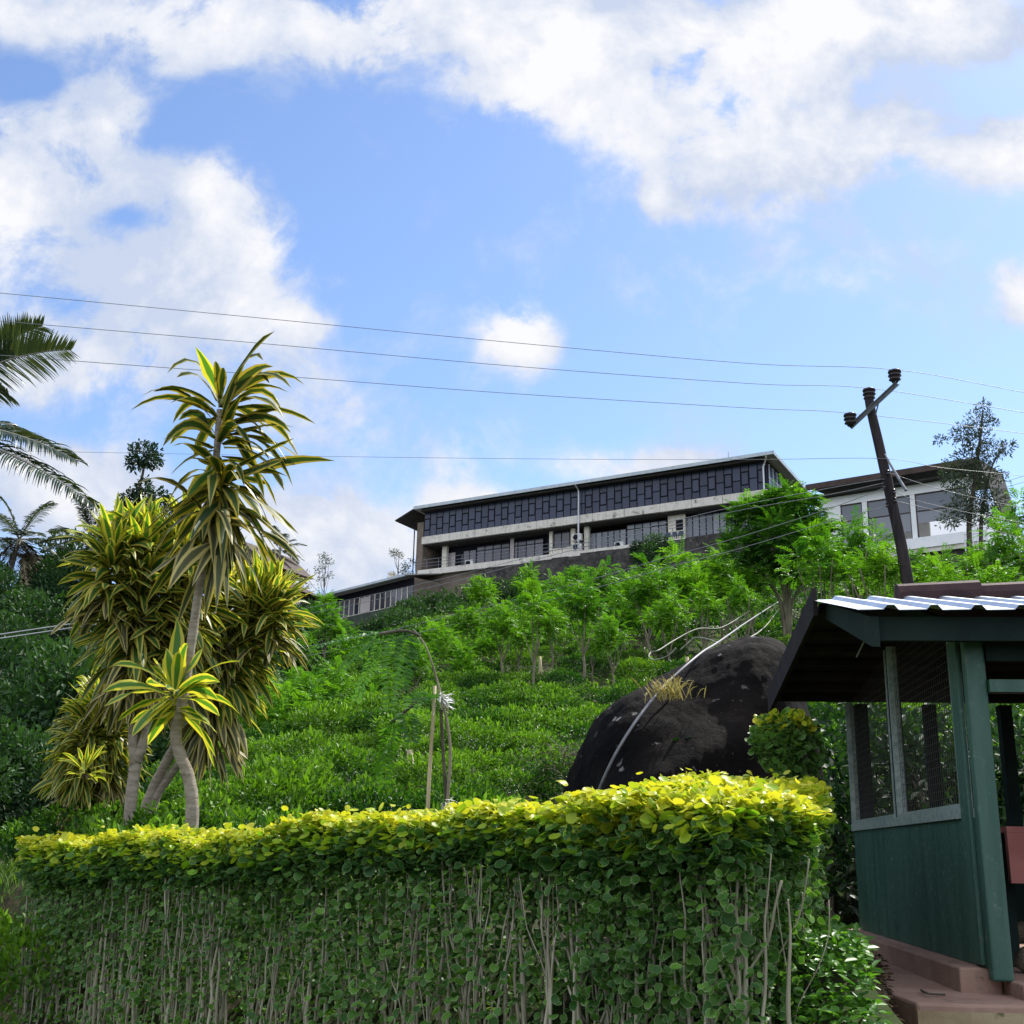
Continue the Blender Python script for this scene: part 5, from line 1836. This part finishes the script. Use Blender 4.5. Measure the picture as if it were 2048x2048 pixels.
crowns = []
trunks = []
for k in range(6):
    v, f, a = shade_crown(300 + k, 290)
    crowns.append(np_mesh('crown', v, f, M['shade'], a))
    m = MB()
    rg = random.Random(50 + k)
    # a short bole that splits into several thin upright stems
    m.tube([(0, 0, -.1), (rg.uniform(-.03, .03), 0, .25), (rg.uniform(-.05, .05), rg.uniform(-.05, .05), .48)], [.030, .025, .022], 7)
    for j in range(6):
        a = 6.28 * j / 6 + rg.uniform(-.4, .4)
        rr = rg.uniform(.15, .34)
        m.tube(smooth_path([(0, 0, .40), (math.cos(a) * rr * .45, math.sin(a) * rr * .45, .62), (math.cos(a) * rr, math.sin(a) * rr, 1.0)], 3), [.013 - .001 * i for i in range(7)], 5)
    trunks.append(m)
GEN = 'young feathery shade tree in the close rows on the tea slope'
for i, (u, vt_, d, wpx, lab) in enumerate(SHADE):
    d *= .86
    wpx *= 1.16
    k = i % 6
    top = P(u, vt_, d)
    x = top.x
    g0 = gz(x, d)
    rad = wpx * d / FPX / 2
    H = top.z - g0
    cz = H - rad * .85
    if cz < rad * .8:
        cz = rad * .8
    o = empty('shade_tree', (x, d, g0), rnd.uniform(0, 6.28), lab or GEN, 'tree', 'young shade trees on the tea slope')
    c = obj('crown', crowns[k], o)
    c.location = (0, 0, cz)
    s = rad / 1.22
    c.scale = (s, s, s * rnd.uniform(.95, 1.2))
    if 'trunk%d' % k not in first:
        t_ = trunks[k].build('trunk', M['bark'], o)
        first['trunk%d' % k] = t_
    else:
        t_ = first['trunk%d' % k].copy()
        COL.objects.link(t_)
        t_.parent = o
    hh_ = max(cz, .4)
    t_.location = (0, 0, 0)
    t_.scale = (max(hh_ * .7, rad * .8), max(hh_ * .7, rad * .8), hh_)
# the big tree
d = 44
top = P(1560, 958, d)
g0 = gz(top.x, d)
H = top.z - g0
o = empty('shade_tree', (top.x, d, g0), 0, 'big dark green tree hiding the right end of the panelled building', 'tree', 'young shade trees on the tea slope')
pxm = d / FPX
bl = []
for (u, v, ru, rv) in ((1560, 1060, 82, 70), (1490, 1015, 46, 36), (1545, 995, 60, 36), (1612, 1000, 48, 40), (1640, 1050, 40, 46), (1470, 1075, 40, 44), (1520, 1120, 56, 36), (1605, 1115, 56, 36), (1575, 965, 30, 14)):
    q = P(1560 + (u - 1560) * .92, v + 22, d + rnd.uniform(-.7, .7))
    bl.append(((q.x - top.x, q.y - d, q.z - g0), (ru * pxm * .86, ru * pxm * .86, rv * pxm * .86)))
foliage_obj('crown', feathery(bl, 1650, .58, 11, .155, .046), M['shade_big'], o)
foliage_obj('fresh_shoots', feathery([((b[0][0], b[0][1], b[0][2] + b[1][2] * .55), (b[1][0] * .8, b[1][1] * .8, b[1][2] * .3)) for b in bl[1:5] + bl[8:]], 260, .5, 9, .18, .07), M['shade'], o)
for (u, v, sx) in ((1500, 1120, -.10), (1540, 1060, .0), (1560, 1080, .08), (1590, 1090, .15), (1530, 1150, -.2), (1615, 1150, .25), (1575, 1140, .1)):
    e = P(u, v, d)
    MB().tube(smooth_path([(sx * .3, 0, -.1), (sx, .05, H * .25), (e.x - top.x, rnd.uniform(-.3, .3), e.z - g0)], 5), [.085 - .005 * i for i in range(11)], 7).build('stem', M['bark'], o, smooth=True)

# ------------------------------------------------------------------ slim grey tree right of the pole
d = 56
q0 = P(1940, 1110, d)
g0 = gz(q0.x, d)
o = empty('slim_tree', (q0.x, d, g0), 0, 'slim grey green tree with ragged crown before the right end of the white building', 'tree')
lc = lambda u, v, dd=0: (P(u, v, d + dd).x - q0.x, dd, P(u, v, d + dd).z - g0)
pxm = d / FPX
bl = [((lc(u, v, rnd.uniform(-.4, .4))), (r * pxm, r * pxm, r * pxm * .8)) for (u, v, r) in ((1965, 812, 16), (1955, 840, 24), (1975, 835, 14), (1925, 868, 30), (1955, 880, 34), (1985, 846, 14), (2012, 895, 22), (1980, 905, 30), (1935, 915, 34), (1900, 940, 26), (1960, 945, 34), (1905, 965, 24), (1950, 985, 40), (1985, 1000, 34), (1920, 1015, 36), (1960, 1030, 34), (1900, 1040, 26), (1992, 1040, 24), (1880, 880, 14), (2000, 955, 18))]
foliage_obj('crown', crown_blobs(bl, 620, .21, .065, OVAL, .4, .12), M['grey_tree'], o)
MB().tube(smooth_path([(0, 0, 0), lc(1938, 1060), lc(1950, 960), lc(1960, 880), lc(1966, 820)], 4), [.16 - .008 * i for i in range(17)], 7).build('trunk', M['bark_dark'], o, smooth=True)
MB().tube(smooth_path([(.35, 0, 0), lc(1962, 1060), lc(1968, 1000), lc(1985, 930), lc(2010, 895)], 4), [.12 - .006 * i for i in range(17)], 7).build('limb', M['bark_dark'], o, smooth=True)
# ------------------------------------------------------------------ clumped dark tree on the left
d = 62
q0 = P(292, 1090, d)
g0 = gz(q0.x, d)
o = empty('clumped_tree', (q0.x, d, g0), 0, 'dark tree with rounded leaf clumps stacked on a thin stem behind the broad striped tree', 'tree')
bl = [((P(u, v, d + dd).x - q0.x, dd, P(u, v, d + dd).z - g0), (r * d / FPX, r * d / FPX, r2 * d / FPX)) for (u, v, dd, r, r2) in ((288, 908, 0, 33, 28), (270, 926, .2, 18, 16), (306, 922, -.2, 18, 18), (288, 972, 0, 16, 18), (262, 1005, .2, 26, 26), (284, 1000, 0, 24, 24), (318, 1000, -.2, 28, 24), (335, 1010, 0, 16, 18), (246, 1040, .3, 24, 26), (268, 1060, 0, 24, 26), (310, 1040, 0, 30, 24))]
foliage_obj('crown', crown_blobs(bl, 640, .26, .13, OVAL, .4, .35), M['dark_tree'], o)
MB().tube(smooth_path([(0, 0, 0)] + [(P(u, v, d).x - q0.x, 0, P(u, v, d).z - g0) for u, v in ((290, 1040), (278, 990), (285, 950), (292, 915))], 4), [.16 - .007 * i for i in range(17)], 7).build('trunk', M['bark_dark'], o, smooth=True)
for (u, v, d, sz, lab) in ((648, 1130, 120, 46, 'spindly tree rising above the left end of the long low roof'), (795, 1120, 118, 40, 'small sparse tree between the low roof and the dark panelled building')):
    q0 = P(u, v + 60, d)
    g0 = gz(q0.x, d) if gz(q0.x, d) < q0.z - 1 else q0.z - 2
    o = empty('sparse_tree', (q0.x, d, g0), 0, lab, 'tree')
    bl = []
    for k in range(9):
        qq = P(u + rnd.uniform(-sz, sz) * (.9 if k > 2 else .25), v + (k - 3) * 7 + rnd.uniform(-6, 6), d)
        bl.append(((qq.x - q0.x, rnd.uniform(-.5, .5), qq.z - g0), (.55, .55, .4)))
    foliage_obj('crown', crown_blobs(bl, 230, .24, .085, OVAL, .5, .05), M['grey_tree'], o)
    m = MB()
    hi = max(b[0][2] for b in bl)
    m.tube(smooth_path([(0, 0, 0), (.08, 0, hi * .4), (-.06, .05, hi * .75), (.04, 0, hi)], 4), [.10 - .007 * i for i in range(13)], 6)
    for b in bl:
        zs_ = b[0][2] * .72
        m.tube(smooth_path([(.02, 0, zs_), (b[0][0] * .5, b[0][1] * .5, zs_ + (b[0][2] - zs_) * .35), b[0]], 3), [.035 - .004 * i for i in range(7)], 5)
    m.build('trunk', M['bark_dark'], o)

# ------------------------------------------------------------------ bushes of the dark valley slope
vb_meshes = []
for k in range(5):
    rg = np.random.default_rng(700 + k)
    bl = [((0, 0, .55), (.62, .62, .50))]
    for j in range(6):
        a = rg.random() * 6.28
        bl.append(((math.cos(a) * .48, math.sin(a) * .48, rg.uniform(.3, .85)), (.42, .42, .34)))
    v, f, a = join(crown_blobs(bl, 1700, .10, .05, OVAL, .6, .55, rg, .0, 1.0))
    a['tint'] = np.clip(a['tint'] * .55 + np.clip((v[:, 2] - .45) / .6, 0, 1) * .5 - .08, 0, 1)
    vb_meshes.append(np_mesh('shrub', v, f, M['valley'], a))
placed = []
vlab = 'round dark green shrub in the dense cover of the shaded left slope'
tries = 0
while len(placed) < 150 and tries < 6000:
    tries += 1
    yy2 = rnd.uniform(25, 66)
    u = rnd.uniform(-60, 640)
    lim = np.interp(yy2, [25, 30, 45, 62], [360, 420, 520, 640])
    if u > lim:
        continue
    x = (u - 1024) / FPX * yy2
    s = rnd.uniform(1.2, 2.5) * (1 + (yy2 - 25) / 130)
    if any((x - a) ** 2 + (yy2 - b) ** 2 < (.74 * (s + c)) ** 2 for a, b, c in placed):
        continue
    k = len(placed) % 5
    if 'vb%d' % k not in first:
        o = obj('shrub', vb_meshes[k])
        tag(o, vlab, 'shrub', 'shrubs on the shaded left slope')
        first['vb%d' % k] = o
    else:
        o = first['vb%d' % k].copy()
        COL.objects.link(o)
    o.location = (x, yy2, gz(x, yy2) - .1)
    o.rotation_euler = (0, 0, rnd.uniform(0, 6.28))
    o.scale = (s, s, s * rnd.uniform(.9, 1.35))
    placed.append((x, yy2, s))
# low growth between them and near the crest
N = 45000
yy_ = nr.uniform(26, 92, N)
uu = nr.uniform(-200, 900, N)
xx = (uu - 1024) / FPX * yy_
lim = np.interp(yy_, [26, 30, 45, 62, 92], [360, 420, 560, 680, 980])
keep = (uu < lim) & ~((uu > 500) & (yy_ > 70) & (nr.random(N) < .5))
xx, yy_ = xx[keep], yy_[keep]
N = len(xx)
pos = np.stack([xx, yy_, ground(xx, yy_) + nr.random(N) ** 1.5 * .45], 1)
wd = leaves(pos, rand_dirs(N) + np.array([0, 0, .4]), np.array([0, -.4, 1.0]) + nr.normal(0, .5, (N, 3)), nr.uniform(.18, .42, N), nr.uniform(.09, .2, N), OVAL, nr.beta(2, 3, N))
tag(foliage_obj('undergrowth', wd, M['cover_dark']), kind='stuff')
# dark shrubs below the left half of the main building
n = 0
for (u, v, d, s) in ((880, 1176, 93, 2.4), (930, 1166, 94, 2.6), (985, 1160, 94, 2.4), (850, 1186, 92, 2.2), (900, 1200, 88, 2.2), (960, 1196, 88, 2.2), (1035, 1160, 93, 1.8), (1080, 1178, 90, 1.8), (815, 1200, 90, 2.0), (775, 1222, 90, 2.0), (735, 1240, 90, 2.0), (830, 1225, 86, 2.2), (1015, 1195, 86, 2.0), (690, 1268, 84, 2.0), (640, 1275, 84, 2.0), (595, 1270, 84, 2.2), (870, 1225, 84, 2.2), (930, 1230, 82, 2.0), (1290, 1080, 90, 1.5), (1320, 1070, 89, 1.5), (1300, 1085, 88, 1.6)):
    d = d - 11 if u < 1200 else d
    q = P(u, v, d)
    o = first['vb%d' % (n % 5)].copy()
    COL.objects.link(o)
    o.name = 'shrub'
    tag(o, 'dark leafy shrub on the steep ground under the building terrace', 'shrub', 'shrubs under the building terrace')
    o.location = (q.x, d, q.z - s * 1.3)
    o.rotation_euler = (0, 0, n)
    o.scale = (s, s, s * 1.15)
    n += 1

# ------------------------------------------------------------------ boulder with its grass tuft and hoses
sil = [(1118, 1600), (1140, 1545), (1170, 1490), (1205, 1440), (1250, 1398), (1300, 1362), (1345, 1338), (1390, 1308), (1430, 1290), (1475, 1279), (1515, 1282), (1550, 1296), (1580, 1330), (1600, 1400), (1612, 1500), (1618, 1600)]
dR = 12.9
ctr = P(1410, 1600, dR)
gR = gz(ctr.x, dR) - .35
NS_, NT = 60, 40
sx = np.array([P(u, v, dR).x for u, v in sil])
szv = np.array([P(u, v, dR).z for u, v in sil])
VV = []
rg = np.random.default_rng(5)
for i in range(NS_ + 1):
    fx_ = i / NS_
    x = sx[0] + (sx[-1] - sx[0]) * fx_
    h = np.interp(x, sx, szv) - gR
    dep = 1.75 * (1 - abs(2 * fx_ - 1) ** 2.6) ** .5 + .02
    for j in range(NT + 1):
        a = math.pi * j / NT
        y = -math.cos(a) * dep
        z = h * math.sin(a) ** .62
        y += .16 * math.sin(x * 2.3 + z * 1.7) + .07 * math.sin(x * 5.3 - z * 4.1)
        x2 = x + .06 * math.sin(z * 3.1 + y * 2.0)
        # a ledge that runs up from lower left
        k = z - (.75 + .55 * (x - sx[0]))
        if y < 0:
            y += -.14 / (1 + math.exp(k * 14)) + .05
        VV.append((x2 - ctr.x, y, z - .0))
FF = [(i * (NT + 1) + j, (i + 1) * (NT + 1) + j, (i + 1) * (NT + 1) + j + 1, i * (NT + 1) + j + 1) for i in range(NS_) for j in range(NT)]
m = MB().add(VV, FF)
rock = m.build('boulder', M['rock'], None, smooth=True)
rock.location = (ctr.x, dR, gR)
sub = rock.modifiers.new('sub', 'SUBSURF')
sub.levels = sub.render_levels = 2
tx = bpy.data.textures.new('rock_lumps', 'CLOUDS')
tx.noise_scale = .45
tx.noise_depth = 4
dp = rock.modifiers.new('lumps', 'DISPLACE')
dp.texture = tx
dp.strength = .10
dp.mid_level = .5
tag(rock, 'huge dark bare boulder speckled with pale lichen behind the hedge', 'boulder')


def rock_front(u, v, off=.05):
    """point just in front of the boulder's surface at a photo pixel"""
    d = 10.5
    while d < dR + 1.5:
        q = P(u, v, d)
        fx_ = (q.x - sx[0]) / (sx[-1] - sx[0])
        if 0 < fx_ < 1:
            h = float(np.interp(q.x, sx, szv)) - gR
            dep = 1.75 * (1 - abs(2 * fx_ - 1) ** 2.6) ** .5 + .02
            zn_ = (q.z - gR) / max(h, .01)
            if 0 <= zn_ < 1:
                sa = min(max(zn_, 0), 1) ** (1 / .62)
                ys = dR - math.sqrt(max(0, 1 - sa * sa)) * dep + .16 * math.sin(q.x * 2.3 + (q.z - gR) * 1.7)
                if d >= ys - .12:
                    return P(u, v, d - off - .08)
        d += .02
    return P(u, v, dR)


hp = [rock_front(u, v) for u, v in ((1188, 1610), (1198, 1580), (1215, 1540), (1240, 1492), (1270, 1445), (1300, 1405), (1335, 1365))]
e = hp[-1]
hp += [P(1400, 1308, 12.6), P(1440, 1282, 15), P(1500, 1240, 24), P(1556, 1204, 36)]
cable(hp, .0145, 'pale grey pipe running up across the face of the black boulder', None, 'water_pipe', 'hose')
cable([P(1500, 1222, 33), P(1478, 1236, 33), P(1440, 1256, 32), P(1395, 1258, 31), P(1350, 1280, 30), P(1318, 1300, 28), P(1302, 1305, 28), P(1298, 1314, 27.6), P(1310, 1320, 27.4), P(1335, 1312, 27), P(1352, 1296, 27)], .018, 'looped old pipe lying in the tea above the boulder', 'old pipes above the boulder', 'water_pipe', 'hose_old')
cable([P(1555, 1222, 34), P(1535, 1248, 30), P(1515, 1266, 24), P(1488, 1280, 16)], .015, 'short dark pipe curving down to the top of the boulder', 'old pipes above the boulder', 'water_pipe', 'hose_old')
cable([P(1440, 1288, 22), P(1415, 1278, 24), P(1390, 1276, 25), P(1372, 1290, 25), P(1360, 1300, 25)], .015, 'pale pipe arching over the tea just left of the top of the boulder', 'old pipes above the boulder', 'water_pipe', 'hose_old')
gp = [rock_front(u, v, -.12) for u, v in ((1330, 1398), (1345, 1398), (1360, 1396), (1318, 1402))]
N = 110
ii = nr.integers(0, len(gp), N)
pos = np.array([V3(gp[i]) for i in ii]) + nr.normal(0, .05, (N, 3)) * np.array([1.4, .6, .25])
az = nr.random(N) * 6.28
tb = np.array(V3(gp[1]))
o = foliage_obj('grass_tuft', ribbons(pos - tb, np.stack([np.cos(az) * .5, np.sin(az) * .5, np.ones(N)], 1), nr.uniform(.14, .32, N), nr.uniform(.008, .014, N), nr.uniform(.4, 1.8, N), S=5, across=(-1, 1), fold=0, wave=0), M['dry_grass'])
o.location = tuple(tb)
tag(o, 'tuft of yellowish grass growing on a ledge of the black boulder', 'grass tuft')
# dry brush at the boulder's left shoulder
pb = P(1158, 1478, 13.2)
pb.z = max(gz(pb.x, pb.y) + .4, pb.z - .2)
N = 220
az = nr.random(N) * 6.28
o = foliage_obj('dry_brush', ribbons(nr.normal(0, .22, (N, 3)) * np.array([1.2, .6, .4]), np.stack([np.cos(az), np.sin(az), nr.normal(.3, .4, N)], 1), nr.uniform(.2, .5, N), nr.uniform(.006, .014, N), nr.uniform(.6, 2.2, N), S=5, across=(-1, 1), fold=0, wave=0), M['dead_palm'])
o.location = pb
tag(o, 'heap of brown dry brush at the upper left edge of the boulder', 'brush')

# ------------------------------------------------------------------ round clipped shrub beside the boulder
d = 9.0
q0 = P(1572, 1600, d)
g0 = gz(1.45, 9.0)
o = empty('clipped_shrub', (q0.x, d, 1.15), 0, 'small round clipped shrub with yellow top between the boulder and the green shed', 'shrub')
cz = P(1570, 1490, d).z - 1.15
bl = [((0, 0, cz), (.235, .235, .235)), ((.05, -.05, cz - .06), (.20, .2, .2)), ((-.06, .02, cz + .04), (.19, .19, .17))]
foliage_obj('foliage', crown_blobs(bl, 9500, .05, .05, ROUND, .4, .6, nr, 0, .7), M['hedge_side'], o)
foliage_obj('top_leaves', crown_blobs([((0, 0, cz + .17), (.19, .19, .07)), ((.03, 0, cz + .13), (.22, .2, .07))], 9000, .05, .05, ROUND, .6, .4, nr, .2, .9), M['hedge_top'], o)
MB().tube([(0, 0, 0), (.02, 0, cz * .5), (0, 0, cz)], .022, 7).build('stem', M['bark'], o)
# rough growth behind the shed and beside the boulder
N = 9000
xx = nr.uniform(1.6, 6.5, N)
yy_ = nr.uniform(11.3, 15.5, N)
pos = np.stack([xx, yy_, ground(xx, yy_) + nr.random(N) ** 1.3 * 1.5], 1)
wd = leaves(pos, rand_dirs(N) + np.array([0, 0, .3]), np.array([0, -.4, 1.0]) + nr.normal(0, .6, (N, 3)), nr.uniform(.08, .2, N), nr.uniform(.04, .09, N), OVAL, nr.beta(2, 3, N))
tag(foliage_obj('brushwood', wd, M['valley']), kind='stuff')
for (u, dd, hgt, lab) in ((1648, 11.6, 1.0, 'bare pale bush stems seen under the shed eave'), (1900, 12.4, 1.3, 'leafy bush seen through the right wire mesh window of the shed'), (1780, 12.0, 1.3, 'leafy bush seen through the left wire mesh window of the shed'), (2030, 12.6, 1.4, 'leafy bush seen through the shed doorway')):
    q = P(u, 1500, dd)
    g0 = gz(q.x, dd)
    o = empty('bush', (q.x, dd, g0), 0, lab, 'bush')
    bl = [((rnd.uniform(-.5, .5), rnd.uniform(-.3, .3), rnd.uniform(.4, 1) * hgt), (.38, .38, .32)) for k in range(6)]
    foliage_obj('foliage', crown_blobs(bl, 600 if dd > 11.7 else 220, .15, .07, OVAL, .5, .3), M['cover_dark' if dd > 11.7 else 'grey_tree'], o)
    m = MB()
    for b in bl:
        m.tube(smooth_path([(0, 0, -.1), (b[0][0] * .5, b[0][1], b[0][2] * .5), b[0]], 3), [.035 - .004 * i for i in range(7)], 6)
    m.build('stem', M['bark'], o)

# ------------------------------------------------------------------ staked sapling behind the hedge
d = 7.9
b0 = P(880, 1660, d)
b0.z = gz(b0.x, d) - .05
sap = empty('sapling', b0, 0, 'young sapling with long feathery leaves bent left and tied to a cane behind the hedge', 'tree')
lc = lambda u, v, dd=0: tuple(P(u, v, d + dd) - b0)
MB().tube(smooth_path([(0, 0, 0), lc(894, 1600), lc(900, 1530), lc(898, 1470), lc(884, 1400), lc(868, 1340), lc(850, 1290), lc(826, 1258)], 5), [.0145 - .00028 * i for i in range(36)], 7).build('stem', M['bark'], sap, smooth=True)
MB().tube(smooth_path([lc(893, 1610), lc(886, 1500), lc(882, 1420)], 5), .012, 6).build('stem', M['bark_dark'], sap, smooth=True)
MB().tube(smooth_path([lc(840, 1272), lc(815, 1262), lc(785, 1264), lc(760, 1268)], 4), .010, 6).tube(smooth_path([lc(868, 1394), lc(840, 1400), lc(808, 1425), lc(780, 1446)], 4), .010, 6).build('branch', M['bark_dark'], sap, smooth=True)


def big_pinnate(p0, p1, sag, n, Ll, Wl):
    n = int(n * .7)
    p0, p1 = V3(p0), V3(p1)
    t = np.repeat(np.linspace(.12, 1, n), 2)
    s = np.tile([1, -1], n)
    pos = p0 + (p1 - p0) * t[:, None] + np.array([0, 0, -1.0]) * (sag * t * t)[:, None]
    tg = norm((p1 - p0)[None] + np.array([0, 0, -1.0]) * (2 * sag * t)[:, None])
    sv = norm(np.cross(tg, np.array([.1, -.3, 1.0])))
    dirs = sv * s[:, None] + tg * .35 + nr.normal(0, .07, (len(t), 3))
    nn = np.cross(sv, tg) + nr.normal(0, .15, (len(t), 3))
    return leaves(pos, dirs, nn, Ll * np.interp(t, [0, .4, 1], [.7, 1, .5]), Wl, DIAMOND, np.full(len(t), nr.random()))


lf = []
for (ua, va, ub, vb2, n_) in ((775, 1264, 625, 1270, 26), (770, 1268, 715, 1370, 26), (790, 1265, 780, 1385, 24), (815, 1262, 805, 1345, 22), (760, 1268, 690, 1305, 24), (800, 1430, 755, 1530, 22), (842, 1400, 822, 1385, 14), (810, 1425, 825, 1450, 14), (780, 1446, 770, 1540, 20), (868, 1394, 838, 1372, 12)):
    lf.append(big_pinnate(lc(ua, va, rnd.uniform(-.1, .1)), lc(ub, vb2, rnd.uniform(-.45, .25)), .10, n_, .115, .028))
foliage_obj('leaves', lf, M['shade_big'], sap)
for (u, v) in ((880, 1398), (893, 1612)):
    N = 46
    pos = np.array(lc(u, v, -.03)) + nr.normal(0, .018, (N, 3))
    dd_ = rand_dirs(N) + np.array([.9, 0, -.4])
    foliage_obj('tie', ribbons(pos, dd_, nr.uniform(.05, .13, N), np.full(N, .014), nr.uniform(.5, 2, N), S=4, across=(-1, 1), fold=0, wave=.3), M['white_tie'], sap)
st0 = P(852, 1665, d - .05)
st0.z = gz(st0.x, st0.y) - .1
tag(MB().tube([tuple(st0), tuple(P(858, 1560, d - .05)), tuple(P(866, 1440, d - .05)), tuple(P(870, 1372, d - .05))], [.0135, .013, .012, .010], 8).build('stake', M['bamboo'], None, smooth=True), 'straight pale cane stake holding up the sapling behind the hedge', 'stake')
# old prop posts in the tea
for (u, v, h, lab) in ((816, 1500, .36, 'short pale post standing in the tea left of the sapling stake'), (1372, 1330, .7, 'pale stump of a cut tree above the boulder beside the looped pipe'), (1077, 1380, .5, 'broken pale stump at the foot of the shade tree below the downpipe')):
    dd = np.interp(v, [1330, 1380, 1500], [30, 38, 18])
    q = P(u, v, float(dd))
    q.z = gz(q.x, q.y)
    tag(MB().tube([tuple(q), (q.x + .05, q.y, q.z + h), (q.x + .03, q.y, q.z + h * 1.9)], [.08, .06, .045], 7).build('stump', M['bamboo'], None, smooth=True), lab, 'stump')
# fallen log on the left bank
q = PZ(8, 1806, .9)
o = MB().tube([P(-60, 1812, 15.4), P(0, 1806, 15.2), P(30, 1795, 15.0)], [.07, .06, .045], 8).build('log', M['bamboo'], None, smooth=True)
tag(o, 'pale fallen log lying at the far left edge below the shaded slope', 'log')
